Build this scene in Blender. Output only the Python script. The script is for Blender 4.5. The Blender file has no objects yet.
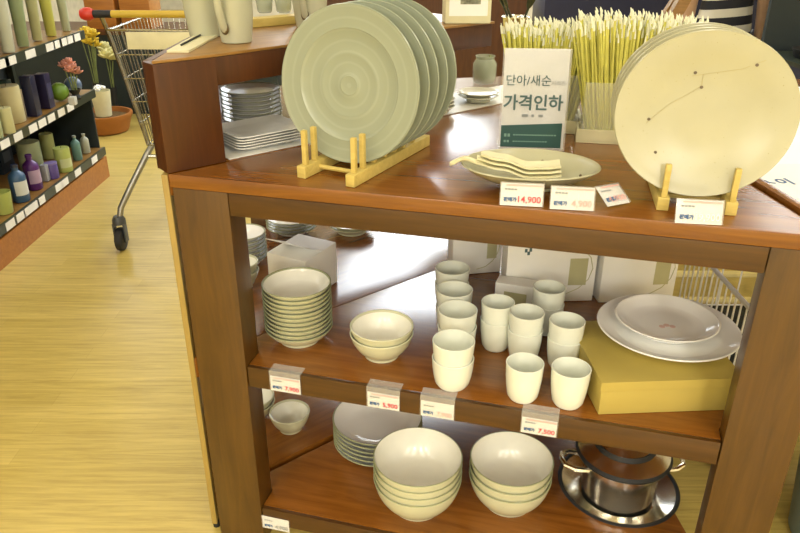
import bpy, bmesh, math, random
from math import sin, cos, pi, radians as RAD
from mathutils import Vector, Matrix
random.seed(7)
S = bpy.context.scene
COL = S.collection
# ------------------------------------------------------------------ camera
H = 1.505
FPX = 718.16
th, ro = RAD(25.578), RAD(0.184)
Fw = Vector((0, cos(th), -sin(th))); U0 = Vector((0, sin(th), cos(th))); R0 = Vector((1, 0, 0))
Rt = cos(ro)*R0 + sin(ro)*U0; Up = -sin(ro)*R0 + cos(ro)*U0
CAM = Vector((0, 0, H))
cd = bpy.data.cameras.new('camera'); cam = bpy.data.objects.new('camera', cd); COL.objects.link(cam)
cd.sensor_width = 36; cd.lens = FPX/800*36; cd.clip_start = 0.02
m = Matrix((Rt, Up, -Fw)).transposed().to_4x4(); m.translation = CAM
cam.matrix_world = m
S.camera = cam
# ------------------------------------------------------------------ world, exposure, lamps
S.view_settings.view_transform = 'Standard'; S.view_settings.look = 'None'
S.view_settings.gamma = 1.0; S.view_settings.use_curve_mapping = False
S.view_settings.exposure = 0.0
w = bpy.data.worlds.new('world'); S.world = w; w.use_nodes = True
bgn = w.node_tree.nodes['Background']; bgn.inputs[0].default_value = (1.0, 0.93, 0.78, 1); bgn.inputs[1].default_value = 0.12
CEIL = 3.0
WARM, COOL = (1.0, 0.965, 0.87), (0.86, 0.93, 1.0)
# x, y, width, length, watts, colour: warm tubes near, wide cool panels at the far end
LAMPS = [(x, y, .34, 1.24, {-6.6: 84, -4.8: 78, -3.0: 30, -1.2: 16, .6: 7, 2.4: 7, 4.2: 9}[y], WARM) for x in (-3.2, -1.1, 1.0, 3.1) for y in (-6.6, -4.8, -3.0, -1.2, 0.6, 2.4, 4.2)]  # two rows farthest behind the camera are added to light deep into the shelves
LAMPS += [(x, y, w_, 1.3, e_, COOL) for (x, y, w_, e_) in ((-.15, 5.9, 1.15, 36), (-.15, 7.3, 1.15, 36), (.25, 8.7, 1.8, 50), (.25, 10.1, 1.8, 50), (.25, 11.5, 1.8, 50))]
LAMPS += [(x, y, .34, 1.24, 12, COOL) for x in (-3.2, 2.2, 3.9) for y in (6.0, 7.8, 9.6)]
for (x, y, lw_, ll_, en, co) in LAMPS:
    ld = bpy.data.lights.new('ceiling_tube_light', 'AREA'); ld.shape = 'RECTANGLE'; ld.size = lw_; ld.size_y = ll_
    ld.energy = en; ld.color = co
    lo = bpy.data.objects.new('ceiling_tube_light', ld); COL.objects.link(lo); lo.location = (x, y, CEIL-0.075)

# ------------------------------------------------------------------ helpers
def ray(px, py): return Fw*FPX + Rt*(px-400) - Up*(py-266.5)
def P(px, py, z): r = ray(px, py); return CAM + r*((z-H)/r.z)
def PX(px, py, x): r = ray(px, py); return CAM + r*(x/r.x)
def PY(px, py, y): r = ray(px, py); return CAM + r*(y/r.y)

def nodes(name):
    mt = bpy.data.materials.new(name); mt.use_nodes = True
    nt = mt.node_tree; return mt, nt, nt.nodes['Principled BSDF']
def mat(name, col, rough=0.5, metal=0.0, var=0.08, scale=12.0, alpha=1.0, trans=0.0, coat=0.0, bump=0.0, spec=None):
    mt, nt, b = nodes(name)
    tc = nt.nodes.new('ShaderNodeTexCoord'); n = nt.nodes.new('ShaderNodeTexNoise'); n.inputs['Scale'].default_value = scale; n.inputs['Detail'].default_value = 4
    nt.links.new(tc.outputs['Object'], n.inputs['Vector'])
    rp = nt.nodes.new('ShaderNodeValToRGB'); rp.color_ramp.elements[0].position = .3; rp.color_ramp.elements[1].position = .7
    rp.color_ramp.elements[0].color = [c*(1-var) for c in col]+[1]; rp.color_ramp.elements[1].color = [min(1, c*(1+var)) for c in col]+[1]
    nt.links.new(n.outputs['Fac'], rp.inputs['Fac']); nt.links.new(rp.outputs['Color'], b.inputs['Base Color'])
    b.inputs['Roughness'].default_value = rough; b.inputs['Metallic'].default_value = metal
    if alpha < 1: b.inputs['Alpha'].default_value = alpha
    if trans: b.inputs['Transmission Weight'].default_value = trans
    if coat: b.inputs['Coat Weight'].default_value = coat; b.inputs['Coat Roughness'].default_value = .08
    if spec is not None: b.inputs['Specular IOR Level'].default_value = spec
    if bump:
        bp = nt.nodes.new('ShaderNodeBump'); bp.inputs['Strength'].default_value = bump; bp.inputs['Distance'].default_value = .002
        nt.links.new(n.outputs['Fac'], bp.inputs['Height']); nt.links.new(bp.outputs['Normal'], b.inputs['Normal'])
    return mt
def wood(name, dark, light, rough=0.3, stretch=(1.2, 14, 14), coat=0.0):
    mt, nt, b = nodes(name)
    tc = nt.nodes.new('ShaderNodeTexCoord'); mp = nt.nodes.new('ShaderNodeMapping'); mp.inputs['Scale'].default_value = stretch
    n = nt.nodes.new('ShaderNodeTexNoise'); n.inputs['Scale'].default_value = 3.0; n.inputs['Detail'].default_value = 8; n.inputs['Roughness'].default_value = .65; n.inputs['Distortion'].default_value = .6
    nt.links.new(tc.outputs['Object'], mp.inputs['Vector']); nt.links.new(mp.outputs['Vector'], n.inputs['Vector'])
    rp = nt.nodes.new('ShaderNodeValToRGB'); rp.color_ramp.elements[0].position = .32; rp.color_ramp.elements[1].position = .68
    rp.color_ramp.elements[0].color = list(dark)+[1]; rp.color_ramp.elements[1].color = list(light)+[1]
    nt.links.new(n.outputs['Fac'], rp.inputs['Fac']); nt.links.new(rp.outputs['Color'], b.inputs['Base Color'])
    b.inputs['Roughness'].default_value = rough
    if coat: b.inputs['Coat Weight'].default_value = coat; b.inputs['Coat Roughness'].default_value = .18
    return mt
def speckle(name, col, spot, rough=0.22, scale=160, thr=.70, var=.05):
    mt, nt, b = nodes(name)
    tc = nt.nodes.new('ShaderNodeTexCoord')
    n = nt.nodes.new('ShaderNodeTexNoise'); n.inputs['Scale'].default_value = scale; n.inputs['Detail'].default_value = 2
    n2 = nt.nodes.new('ShaderNodeTexNoise'); n2.inputs['Scale'].default_value = 9; n2.inputs['Detail'].default_value = 3
    for q in (n, n2): nt.links.new(tc.outputs['Object'], q.inputs['Vector'])
    r1 = nt.nodes.new('ShaderNodeValToRGB'); r1.color_ramp.elements[0].position = thr; r1.color_ramp.elements[1].position = thr+.05
    r1.color_ramp.elements[0].color = (0, 0, 0, 1); r1.color_ramp.elements[1].color = (1, 1, 1, 1)
    r2 = nt.nodes.new('ShaderNodeValToRGB'); r2.color_ramp.elements[0].position = .3; r2.color_ramp.elements[1].position = .7
    r2.color_ramp.elements[0].color = [c*(1-var) for c in col]+[1]; r2.color_ramp.elements[1].color = [min(1, c*(1+var)) for c in col]+[1]
    mx = nt.nodes.new('ShaderNodeMix'); mx.data_type = 'RGBA'
    nt.links.new(n.outputs['Fac'], r1.inputs['Fac']); nt.links.new(n2.outputs['Fac'], r2.inputs['Fac'])
    nt.links.new(r1.outputs['Color'], mx.inputs['Factor']); nt.links.new(r2.outputs['Color'], mx.inputs[6]); mx.inputs[7].default_value = list(spot)+[1]
    nt.links.new(mx.outputs[2], b.inputs['Base Color']); b.inputs['Roughness'].default_value = rough
    return mt
def rings(name, col, line, freq=90):
    """glazed stoneware with faint turned rings about the object's Z axis"""
    mt, nt, b = nodes(name)
    tc = nt.nodes.new('ShaderNodeTexCoord'); sp = nt.nodes.new('ShaderNodeSeparateXYZ'); nt.links.new(tc.outputs['Object'], sp.inputs[0])
    cb = nt.nodes.new('ShaderNodeCombineXYZ'); nt.links.new(sp.outputs[0], cb.inputs[0]); nt.links.new(sp.outputs[1], cb.inputs[1])
    ln = nt.nodes.new('ShaderNodeVectorMath'); ln.operation = 'LENGTH'; nt.links.new(cb.outputs[0], ln.inputs[0])
    n = nt.nodes.new('ShaderNodeTexNoise'); n.inputs['Scale'].default_value = 14; n.inputs['Detail'].default_value = 4; nt.links.new(tc.outputs['Object'], n.inputs['Vector'])
    ad = nt.nodes.new('ShaderNodeMath'); ad.operation = 'MULTIPLY_ADD'; ad.inputs[1].default_value = .006; nt.links.new(n.outputs['Fac'], ad.inputs[0]); nt.links.new(ln.outputs['Value'], ad.inputs[2])
    mu = nt.nodes.new('ShaderNodeMath'); mu.operation = 'MULTIPLY'; mu.inputs[1].default_value = freq*2*pi/2; nt.links.new(ad.outputs[0], mu.inputs[0])
    sn = nt.nodes.new('ShaderNodeMath'); sn.operation = 'SINE'; nt.links.new(mu.outputs[0], sn.inputs[0])
    rp = nt.nodes.new('ShaderNodeValToRGB'); rp.color_ramp.elements[0].position = .55; rp.color_ramp.elements[1].position = 1.0
    rp.color_ramp.elements[0].color = list(col)+[1]; rp.color_ramp.elements[1].color = list(line)+[1]
    nt.links.new(sn.outputs[0], rp.inputs['Fac']); nt.links.new(rp.outputs['Color'], b.inputs['Base Color'])
    b.inputs['Roughness'].default_value = .2
    return mt

# ------ bmesh shapes
def box(bm, c, s, mtx=None, bev=0.0):
    r = bmesh.ops.create_cube(bm, size=1.0)
    vs = r['verts']
    for v in vs: v.co = Vector((v.co.x*s[0]+c[0], v.co.y*s[1]+c[1], v.co.z*s[2]+c[2]))
    if bev:
        es = list({e for v in vs for e in v.link_edges})
        rb = bmesh.ops.bevel(bm, geom=es, offset=bev, segments=2, affect='EDGES', profile=.6)
        vs = list({v for f in rb['faces'] for v in f.verts} | {v for v in vs if v.is_valid})
    if mtx is not None:
        for v in vs: v.co = mtx @ v.co
    return bm
def prism(bm, pts, z0, z1, bev=0.0):
    lo = [bm.verts.new((p[0], p[1], z0)) for p in pts]; hi = [bm.verts.new((p[0], p[1], z1)) for p in pts]
    n = len(pts); fs = [bm.faces.new(hi), bm.faces.new(lo[::-1])]
    for i in range(n): fs.append(bm.faces.new((lo[i], lo[(i+1) % n], hi[(i+1) % n], hi[i])))
    bmesh.ops.recalc_face_normals(bm, faces=fs)
    if bev: bmesh.ops.bevel(bm, geom=list({e for f in fs for e in f.edges}), offset=bev, segments=2, affect='EDGES', profile=.6)
    return bm
def lathe(bm, prof, seg=40, sx=1.0, sy=1.0, c=(0, 0, 0), mtx=None, wob=None):
    rows = []
    for (r, z) in prof:
        if r < 1e-6: rows.append([bm.verts.new((0, 0, z))])
        else:
            row = []
            for k in range(seg):
                a = 2*pi*k/seg; rr = r*(1+(wob(a) if wob else 0))
                row.append(bm.verts.new((rr*cos(a)*sx, rr*sin(a)*sy, z)))
            rows.append(row)
    for a, b in zip(rows[:-1], rows[1:]):
        for k in range(seg):
            k2 = (k+1) % seg
            if len(a) == 1 and len(b) == 1: continue
            if len(a) == 1: bm.faces.new((a[0], b[k2], b[k]))
            elif len(b) == 1: bm.faces.new((a[k], a[k2], b[0]))
            else: bm.faces.new((a[k], a[k2], b[k2], b[k]))
    for row in rows:
        for v in row:
            v.co = Vector(c)+v.co
            if mtx is not None: v.co = mtx @ v.co
    return bm
def tube(bm, pts, r, seg=8, closed=False, rs=None):
    pts = [Vector(p) for p in pts]; n = len(pts); rows = []; prev = None
    for i, p in enumerate(pts):
        if closed: t = pts[(i+1) % n]-pts[i-1]
        else: t = pts[min(i+1, n-1)]-pts[max(i-1, 0)]
        t.normalize()
        if prev is None: u = t.orthogonal().normalized()
        else:
            u = prev - t*prev.dot(t); u = u.normalized() if u.length > 1e-6 else t.orthogonal().normalized()
        prev = u; v = t.cross(u); rr = rs[i] if rs else r
        rows.append([bm.verts.new(p+(u*cos(2*pi*k/seg)+v*sin(2*pi*k/seg))*rr) for k in range(seg)])
    rng = range(n) if closed else range(n-1)
    for i in rng:
        a, b = rows[i], rows[(i+1) % n]
        for k in range(seg): bm.faces.new((a[k], a[(k+1) % seg], b[(k+1) % seg], b[k]))
    if not closed: bm.faces.new(rows[0][::-1]); bm.faces.new(rows[-1])
    return bm
def disc(bm, c, r, seg=12, t=.0006, mtx=None):
    return lathe(bm, [(0, 0), (r, 0), (r, t), (0, t)], seg, c=c, mtx=mtx)

def setp(o, label=None, cat=None, group=None, kind=None):
    if label: o['label'] = label
    if cat: o['category'] = cat
    if group: o['group'] = group
    if kind: o['kind'] = kind
    return o
def obj(name, bm, mt, parent=None, world=False, smooth=True, ang=38, **kw):
    if isinstance(bm, bmesh.types.BMesh):
        if world and parent is not None: bmesh.ops.transform(bm, matrix=WM[parent.name].inverted(), verts=bm.verts)
        bmesh.ops.recalc_face_normals(bm, faces=bm.faces)
        me = bpy.data.meshes.new(name); bm.to_mesh(me); bm.free()
        if smooth:
            for p in me.polygons: p.use_smooth = True
            me.set_sharp_from_angle(angle=RAD(ang))
    else: me = bm
    if mt is not None and not me.materials:
        for q in (mt if isinstance(mt, (list, tuple)) else [mt]): me.materials.append(q)
    o = bpy.data.objects.new(name, me); COL.objects.link(o)
    if parent is not None: o.parent = parent
    return setp(o, **kw)
WM = {}
def thing(name, label, cat, loc=(0, 0, 0), rz=0.0, group=None, mtx=None, kind=None):
    o = bpy.data.objects.new(name, None); COL.objects.link(o); o.empty_display_size = .05
    M = mtx if mtx is not None else Matrix.Translation(Vector(loc)) @ Matrix.Rotation(rz, 4, 'Z')
    o.matrix_world = M; WM[o.name] = M.copy()
    return setp(o, label, cat, group, kind)
def place(o, loc, rz=0.0, rx=0.0, ry=0.0):
    o.location = loc; o.rotation_euler = (rx, ry, rz); return o
def dup(root, label=None, group=None, loc=None, rz=None):
    r = root.copy(); COL.objects.link(r)
    if label: r['label'] = label
    if group: r['group'] = group
    if loc is not None: r.location = loc
    if rz is not None: r.rotation_euler = (0, 0, rz)
    for ch in list(root.children):
        c = ch.copy(); COL.objects.link(c); c.parent = r
        for g in list(ch.children):
            d = g.copy(); COL.objects.link(d); d.parent = c
    return r
def ordn(i, n):
    if i == 0: return 'topmost'
    if i == n-1: return 'lowest'
    return ['', 'second', 'third', 'fourth', 'fifth', 'sixth', 'seventh', 'eighth', 'ninth', 'tenth', 'eleventh'][i]+' from the top'
def text(name, s, size, mt, parent, mtx, ax='LEFT', bold=0.0):
    cu = bpy.data.curves.new(name, 'FONT'); cu.body = s; cu.size = size; cu.align_x = ax; cu.offset = bold; cu.extrude = .0002; cu.resolution_u = 3
    t = bpy.data.objects.new(name, cu); COL.objects.link(t)
    bpy.context.view_layer.update()
    me = bpy.data.meshes.new_from_object(t.evaluated_get(bpy.context.evaluated_depsgraph_get()))
    bpy.data.objects.remove(t); bpy.data.curves.remove(cu)
    me.transform(mtx); me.name = name
    me.materials.clear(); me.materials.append(mt)
    o = bpy.data.objects.new(name, me); COL.objects.link(o); o.parent = parent
    return o

# ------------------------------------------------------------------ materials
M = {}
M['shelf'] = wood('stained_wood', (.150, .050, .006), (.265, .096, .013), .26, coat=.35)  # raised tone: light on the shelf tops is put into the colour
M['apron'] = wood('stained_wood_apron', (.050, .0195, .0035), (.092, .038, .0065), .34, coat=.15)  # also used on the shelf fronts, where its dark tone stands for shade
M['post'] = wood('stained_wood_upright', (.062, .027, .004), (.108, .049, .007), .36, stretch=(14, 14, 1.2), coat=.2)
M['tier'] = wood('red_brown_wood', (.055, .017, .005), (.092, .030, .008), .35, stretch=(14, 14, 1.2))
M['tan'] = wood('honey_wood', (.20, .10, .022), (.33, .175, .045), .35)
M['pine'] = wood('pale_pine', (.52, .395, .10), (.66, .52, .16), .5, stretch=(4, 18, 18))
M['litwood'] = wood('lit_leg_wood', (.30, .205, .05), (.40, .28, .075), .45, stretch=(14, 14, 1.2))  # pale tone holds the light falling on the wing's front leg
M['greysteel'] = mat('grey_steel', (.36, .36, .34), .38, metal=.9)
M['greyplastic'] = mat('dark_grey_plastic', (.055, .06, .062), .45)
M['fascia'] = wood('orange_board', (.30, .105, .014), (.42, .16, .023), .4)
M['celadon'] = rings('celadon_glaze', (.30, .335, .25), (.325, .36, .275))
M['cream'] = speckle('cream_glaze', (.44, .425, .28), (.30, .27, .13), .25, 220, .72)
M['ivory'] = speckle('ivory_glaze', (.80, .79, .66), (.56, .52, .36), .2, 260, .72)
M['olive'] = speckle('green_cream_glaze', (.60, .60, .42), (.40, .39, .24), .2, 260, .72)
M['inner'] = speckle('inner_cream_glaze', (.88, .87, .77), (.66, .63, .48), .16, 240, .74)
M['cupw'] = speckle('pale_green_white_glaze', (.80, .83, .73), (.66, .68, .56), .22, 200, .74)
M['white'] = mat('white_porcelain', (.93, .93, .90), .15, var=.02)
M['rimline'] = mat('grey_green_rim_glaze', (.30, .32, .18), .3)
M['brownspot'] = mat('brown_glaze_spot', (.10, .07, .03), .4)
M['branch'] = mat('faint_branch_line', (.40, .35, .16), .4)
M['paper'] = mat('white_paper', (.92, .92, .90), .6, var=.02)
M['card'] = mat('white_card', (.88, .87, .82), .45, var=.02)
M['kraft'] = mat('yellow_kraft_board', (.46, .36, .085), .55, var=.06, scale=6)
M['red'] = mat('red_ink', (.62, .05, .07), .6); M['blue'] = mat('blue_ink', (.05, .12, .28), .6); M['signpaper'] = mat('sign_paper', (.64, .65, .64), .6, var=.02); M['tagpaper'] = mat('price_paper', (.74, .73, .70), .5, var=.02); M['pinkband'] = mat('pink_band', (.75, .42, .38), .6)
M['grey'] = mat('grey_ink', (.25, .27, .27), .6)
M['signink'] = mat('dark_green_ink', (.07, .13, .13), .6); M['signgreen'] = mat('dark_green_print', (.014, .075, .066), .5, var=.2, scale=5); M['signtxt'] = mat('pale_green_print', (.16, .30, .25), .6)
M['acrylic'] = mat('clear_acrylic', (.9, .9, .88), .08, alpha=.18, var=.01)
M['film'] = mat('clear_film', (.9, .9, .8), .12, alpha=.16, var=.01)
M['steel'] = mat('polished_steel', (.88, .86, .80), .19, metal=1.0, var=.03)
M['chrome'] = mat('chrome_wire', (.45, .45, .42), .25, metal=1.0, var=.03)
M['black'] = mat('black_rubber', (.010, .011, .013), .6)
M['darkteal'] = mat('dark_teal_board', (.012, .022, .026), .6)
M['navy'] = mat('navy_card', (.014, .016, .045), .5)
M['stick'] = mat('yellow_stick', (.66, .63, .13), .5, var=.15, scale=40); M['sticktip'] = mat('pale_stick_tip', (.82, .82, .62), .5)
M['tray'] = mat('cream_tray', (.70, .66, .42), .5)
M['wall'] = mat('warm_wall_paint', (.55, .50, .38), .8); M['ceil'] = mat('ceiling_tile', (.75, .73, .66), .8)
M['rail'] = mat('dark_rail', (.03, .04, .03), .35); M['tag'] = mat('tag_paper', (.85, .84, .80), .5)
M['cloth'] = mat('white_liner', (.86, .86, .82), .5, var=.02)

# floor: planks run along X
def floor_mat():
    mt, nt, b = nodes('laminate_floor')
    tc = nt.nodes.new('ShaderNodeTexCoord'); mp = nt.nodes.new('ShaderNodeMapping'); mp.inputs['Scale'].default_value = (1.6, 26, 1)
    nt.links.new(tc.outputs['Object'], mp.inputs['Vector'])
    n = nt.nodes.new('ShaderNodeTexNoise'); n.inputs['Scale'].default_value = 2.2; n.inputs['Detail'].default_value = 9; n.inputs['Roughness'].default_value = .7; n.inputs['Distortion'].default_value = .4
    nt.links.new(mp.outputs['Vector'], n.inputs['Vector'])
    br = nt.nodes.new('ShaderNodeTexBrick'); br.inputs['Scale'].default_value = 1.0; br.inputs['Brick Width'].default_value = 1.2; br.inputs['Row Height'].default_value = .075; br.inputs['Mortar Size'].default_value = .0006; br.offset = .37
    br.inputs['Color1'].default_value = (.54, .41, .105, 1); br.inputs['Color2'].default_value = (.61, .47, .135, 1); br.inputs['Mortar'].default_value = (.44, .32, .075, 1)
    nt.links.new(tc.outputs['Object'], br.inputs['Vector'])
    rp = nt.nodes.new('ShaderNodeValToRGB'); rp.color_ramp.elements[0].position = .3; rp.color_ramp.elements[1].position = .62
    rp.color_ramp.elements[0].color = (.55, .50, .40, 1); rp.color_ramp.elements[1].color = (1, 1, 1, 1)
    nt.links.new(n.outputs['Fac'], rp.inputs['Fac'])
    mx = nt.nodes.new('ShaderNodeMix'); mx.data_type = 'RGBA'; mx.blend_type = 'MULTIPLY'; mx.inputs['Factor'].default_value = .75
    nt.links.new(br.outputs['Color'], mx.inputs[6]); nt.links.new(rp.outputs['Color'], mx.inputs[7])
    nt.links.new(mx.outputs[2], b.inputs['Base Color']); b.inputs['Roughness'].default_value = .33
    return mt
M['floor'] = floor_mat()

# ------------------------------------------------------------------ room shell
X0, X1, Y0, Y1 = -4.6, 5.2, -8.0, 12.4
def shell(name, c, s, mt):
    o = obj(name, box(bmesh.new(), c, s), mt, smooth=False); o['kind'] = 'structure'; return o
shell('floor', ((X0+X1)/2, (Y0+Y1)/2, -.05), (X1-X0, Y1-Y0, .1), M['floor'])
shell('ceiling', ((X0+X1)/2, (Y0+Y1)/2, CEIL+.05), (X1-X0, Y1-Y0, .1), M['ceil'])
shell('wall_left', (X0-.05, (Y0+Y1)/2, CEIL/2), (.1, Y1-Y0, CEIL), M['wall'])
shell('wall_right', (X1+.05, (Y0+Y1)/2, CEIL/2), (.1, Y1-Y0, CEIL), M['wall'])
shell('wall_back', ((X0+X1)/2, Y1+.05, CEIL/2), (X1-X0, .1, CEIL), M['wall'])
shell('wall_front', ((X0+X1)/2, Y0-.05, CEIL/2), (X1-X0, .1, CEIL), M['wall'])
def emis(name, col, s):
    mt, nt, b = nodes(name); b.inputs['Emission Color'].default_value = list(col)+[1]; b.inputs['Emission Strength'].default_value = s; b.inputs['Base Color'].default_value = (.8, .8, .8, 1); return mt
M['diff_near'] = emis('lamp_diffuser_warm', WARM, 3.0); M['diff_far'] = emis('lamp_diffuser_cool', COOL, 5.0)
for i, (x, y, lw_, ll_, en, co) in enumerate(LAMPS):
    t = thing('ceiling_light', 'white fluorescent ceiling light set flush above the shop floor', 'ceiling light', (x, y, CEIL), 0, 'ceiling lights of the shop')
    b = bmesh.new(); box(b, (0, 0, -.03), (lw_+.06, ll_+.06, .06), bev=.006); obj('lamp_frame', b, M['paper'], t)
    b = bmesh.new(); box(b, (0, 0, -.064), (lw_, ll_, .008)); obj('lamp_diffuser', b, M['diff_near'] if co == WARM else M['diff_far'], t)

# ------------------------------------------------------------------ display island
ZT, ZM, ZB, ZTIER = 1.025, .563, .125, 1.257
AL, A1, A2 = -.2621, .6911, 1.5983
L0 = Vector((-.4894, 1.4508)); ux = Vector((cos(AL), sin(AL))); uy = Vector((-sin(AL), cos(AL)))
e1 = Vector((cos(A1), sin(A1))); n1 = Vector((-sin(A1), cos(A1))); e2 = Vector((cos(A2), sin(A2)))
CR0 = Vector((-.469, 1.472))
LEN = 1.307
R0c = L0 + ux*LEN
# apex: left seam meets right seam
RX = Vector((.733, 1.231)); er = Vector((cos(1.649), sin(1.649)))
def isect(p, d, q, e):
    k = d.x*e.y-d.y*e.x; t = ((q.x-p.x)*e.y-(q.y-p.y)*e.x)/k; return p+d*t
APEX = isect(CR0, e1, RX, er)
def v3(p, z): return Vector((p.x, p.y, z))
GAP = .0015
tabl = thing('display_table', 'brown wooden three-sided display table in front, holding plates, cups and bowls', 'display table', v3(L0, 0), AL)
def inset_tri(front, side):
    a = isect(L0+uy*front, ux, CR0-n1*side, e1); b = isect(L0+uy*front, ux, RX-Vector((1, 0))*side, er); c = isect(CR0-n1*side, e1, RX-Vector((1, 0))*side, er)
    return a, b, c
a, b_, c = inset_tri(0, .003)
bm = bmesh.new(); prism(bm, [a, b_, c], ZT-.03, ZT, .003); obj('tabletop', bm, M['shelf'], tabl, True)
def fbox(u0, u1, d0, d1, z0, z1, bev=.002):
    bm = bmesh.new(); prism(bm, [L0+ux*u0+uy*d0, L0+ux*u1+uy*d0, L0+ux*u1+uy*d1, L0+ux*u0+uy*d1], z0, z1, bev); return bm
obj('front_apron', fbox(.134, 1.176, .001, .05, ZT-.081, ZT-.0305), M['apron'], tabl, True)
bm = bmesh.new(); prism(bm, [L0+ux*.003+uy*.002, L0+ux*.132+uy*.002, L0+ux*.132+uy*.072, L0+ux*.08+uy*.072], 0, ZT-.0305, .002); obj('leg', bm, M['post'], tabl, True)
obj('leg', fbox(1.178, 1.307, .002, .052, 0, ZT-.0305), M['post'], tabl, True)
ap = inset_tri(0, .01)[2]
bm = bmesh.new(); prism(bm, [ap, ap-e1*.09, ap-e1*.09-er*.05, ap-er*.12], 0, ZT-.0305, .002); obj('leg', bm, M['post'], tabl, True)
a, b_, c = inset_tri(.006, .012)
def shelf_pts(front, side):
    """shelf outline notched around the front legs"""
    a, b, c = inset_tri(front, side)
    p0 = L0+ux*.1335; p1 = L0+ux*1.1765
    q0 = isect(p0, uy, L0+uy*.074, ux); r0 = isect(L0+uy*.074, ux, CR0-n1*side, e1)
    q1 = isect(p1, uy, L0+uy*.054, ux); r1 = isect(L0+uy*.054, ux, RX-Vector((1, 0))*side, er)
    c2 = ap-e1*.095-e2*.13
    c1 = isect(c2, ux, CR0-n1*side, e1); c3 = isect(c2, ux, RX-Vector((1, 0))*side, er)
    return [p0+uy*front, p1+uy*front, q1, r1, c3, c1, r0, q0]
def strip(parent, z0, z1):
    bm = fbox(.1345, 1.1755, .004, .0155, z0, z1); bmesh.ops.transform(bm, matrix=WM[tabl.name].inverted(), verts=bm.verts); obj('shaded_front_edge', bm, M['apron'], parent)  # added front face, its darker wood paints the shade on the shelf edge
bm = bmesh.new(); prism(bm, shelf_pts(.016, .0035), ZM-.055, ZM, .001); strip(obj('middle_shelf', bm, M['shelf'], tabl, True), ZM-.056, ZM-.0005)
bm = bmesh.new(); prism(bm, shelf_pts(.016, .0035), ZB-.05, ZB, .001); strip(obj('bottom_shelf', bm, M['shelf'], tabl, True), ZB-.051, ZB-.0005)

# left wing of the island with a raised tier
LA = CR0 - e1*.03
lw = thing('tiered_display_table', 'brown display table wing behind the seam, with a raised red-brown tier holding jugs', 'display table', v3(LA, 0), A1)
LB = LA + Vector((-.024, .9)); BACKR = APEX+e2*.22
poly = [LA, APEX, BACKR, LB]
bm = bmesh.new(); prism(bm, poly, ZT-.05, ZT-.002, .002); obj('tabletop', bm, M['shelf'], lw, True)
bm = bmesh.new(); prism(bm, poly, ZM-.055, ZM-.001, .002); obj('middle_shelf', bm, M['shelf'], lw, True)
bm = bmesh.new(); prism(bm, [LA+e1*.01+n1*.02, APEX-e1*.03+n1*.02, BACKR, LB+Vector((.02, 0))], ZB-.05, ZB-.001, .002); obj('bottom_shelf', bm, M['shelf'], lw, True)
def lbox(u0, u1, d0, d1, z0, z1, bev=.002):
    bm = bmesh.new(); prism(bm, [LA+e1*u0+n1*d0, LA+e1*u1+n1*d0, LA+e1*u1+n1*d1, LA+e1*u0+n1*d1], z0, z1, bev); return bm
TD = .36; TL = 1.0
bm = bmesh.new(); prism(bm, [LA, LA+e1*.135, LA+e1*.35+n1*.024, LA+e1*TL+n1*.024, LA+e1*TL+n1*TD, LA+e1*.45+n1*TD, LA+e2*.88], ZTIER-.006, ZTIER, .001); obj('tier_top', bm, M['tan'], lw, True)
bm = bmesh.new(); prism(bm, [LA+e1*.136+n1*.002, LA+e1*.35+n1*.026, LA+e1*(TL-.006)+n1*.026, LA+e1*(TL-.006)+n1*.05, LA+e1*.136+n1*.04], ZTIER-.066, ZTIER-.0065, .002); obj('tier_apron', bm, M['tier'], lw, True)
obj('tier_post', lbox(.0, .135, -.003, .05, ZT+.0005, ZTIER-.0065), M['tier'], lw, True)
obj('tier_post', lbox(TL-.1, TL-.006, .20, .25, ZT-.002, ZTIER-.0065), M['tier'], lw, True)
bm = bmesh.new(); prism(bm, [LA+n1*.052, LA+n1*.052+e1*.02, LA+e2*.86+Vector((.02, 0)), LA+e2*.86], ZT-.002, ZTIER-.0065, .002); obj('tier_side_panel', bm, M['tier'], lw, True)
obj('tier_back_board', lbox(.60, TL-.11,   .335, .352, ZT-.002, ZTIER-.0065), M['fascia'], lw, True)
bm = bmesh.new(); prism(bm, [LA+Vector((-.016, .004)), LA+Vector((-.002, .004)), LA+Vector((-.0045, .09)), LA+Vector((-.0185, .09))], .03, ZT-.004, .002); obj('leg', bm, M['litwood'], lw, True)
for q in (LB, BACKR):
    s = 1 if q is LB else -1
    for z0, z1 in ((0, ZB-.0505), (ZB, ZM-.0555), (ZM, ZT-.0505)):
        bm = bmesh.new(); box(bm, (q.x+s*.034, q.y-.034, (z0+z1)/2), (.06, .06, z1-z0-.001)); obj('leg', bm, M['post'], lw, True)
bm = bmesh.new(); tube(bm, [v3(LA+Vector((-.012, .03)), 0), v3(LA+Vector((-.012, .03)), .0295)], .010); obj('leg', bm, M['black'], lw, True)
# white liner sheet behind the seam
bm = bmesh.new(); prism(bm, [LA+e1*.15+n1*.012, APEX-e1*.12+n1*.012, APEX-e1*.12+n1*.19, LA+e1*.15+n1*.19], ZT-.0013, ZT+.0005); obj('shelf_liner', bm, M['cloth'], None, smooth=False, label='white liner sheet on the table wing under the plates behind the seam', cat='liner sheet')

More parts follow.
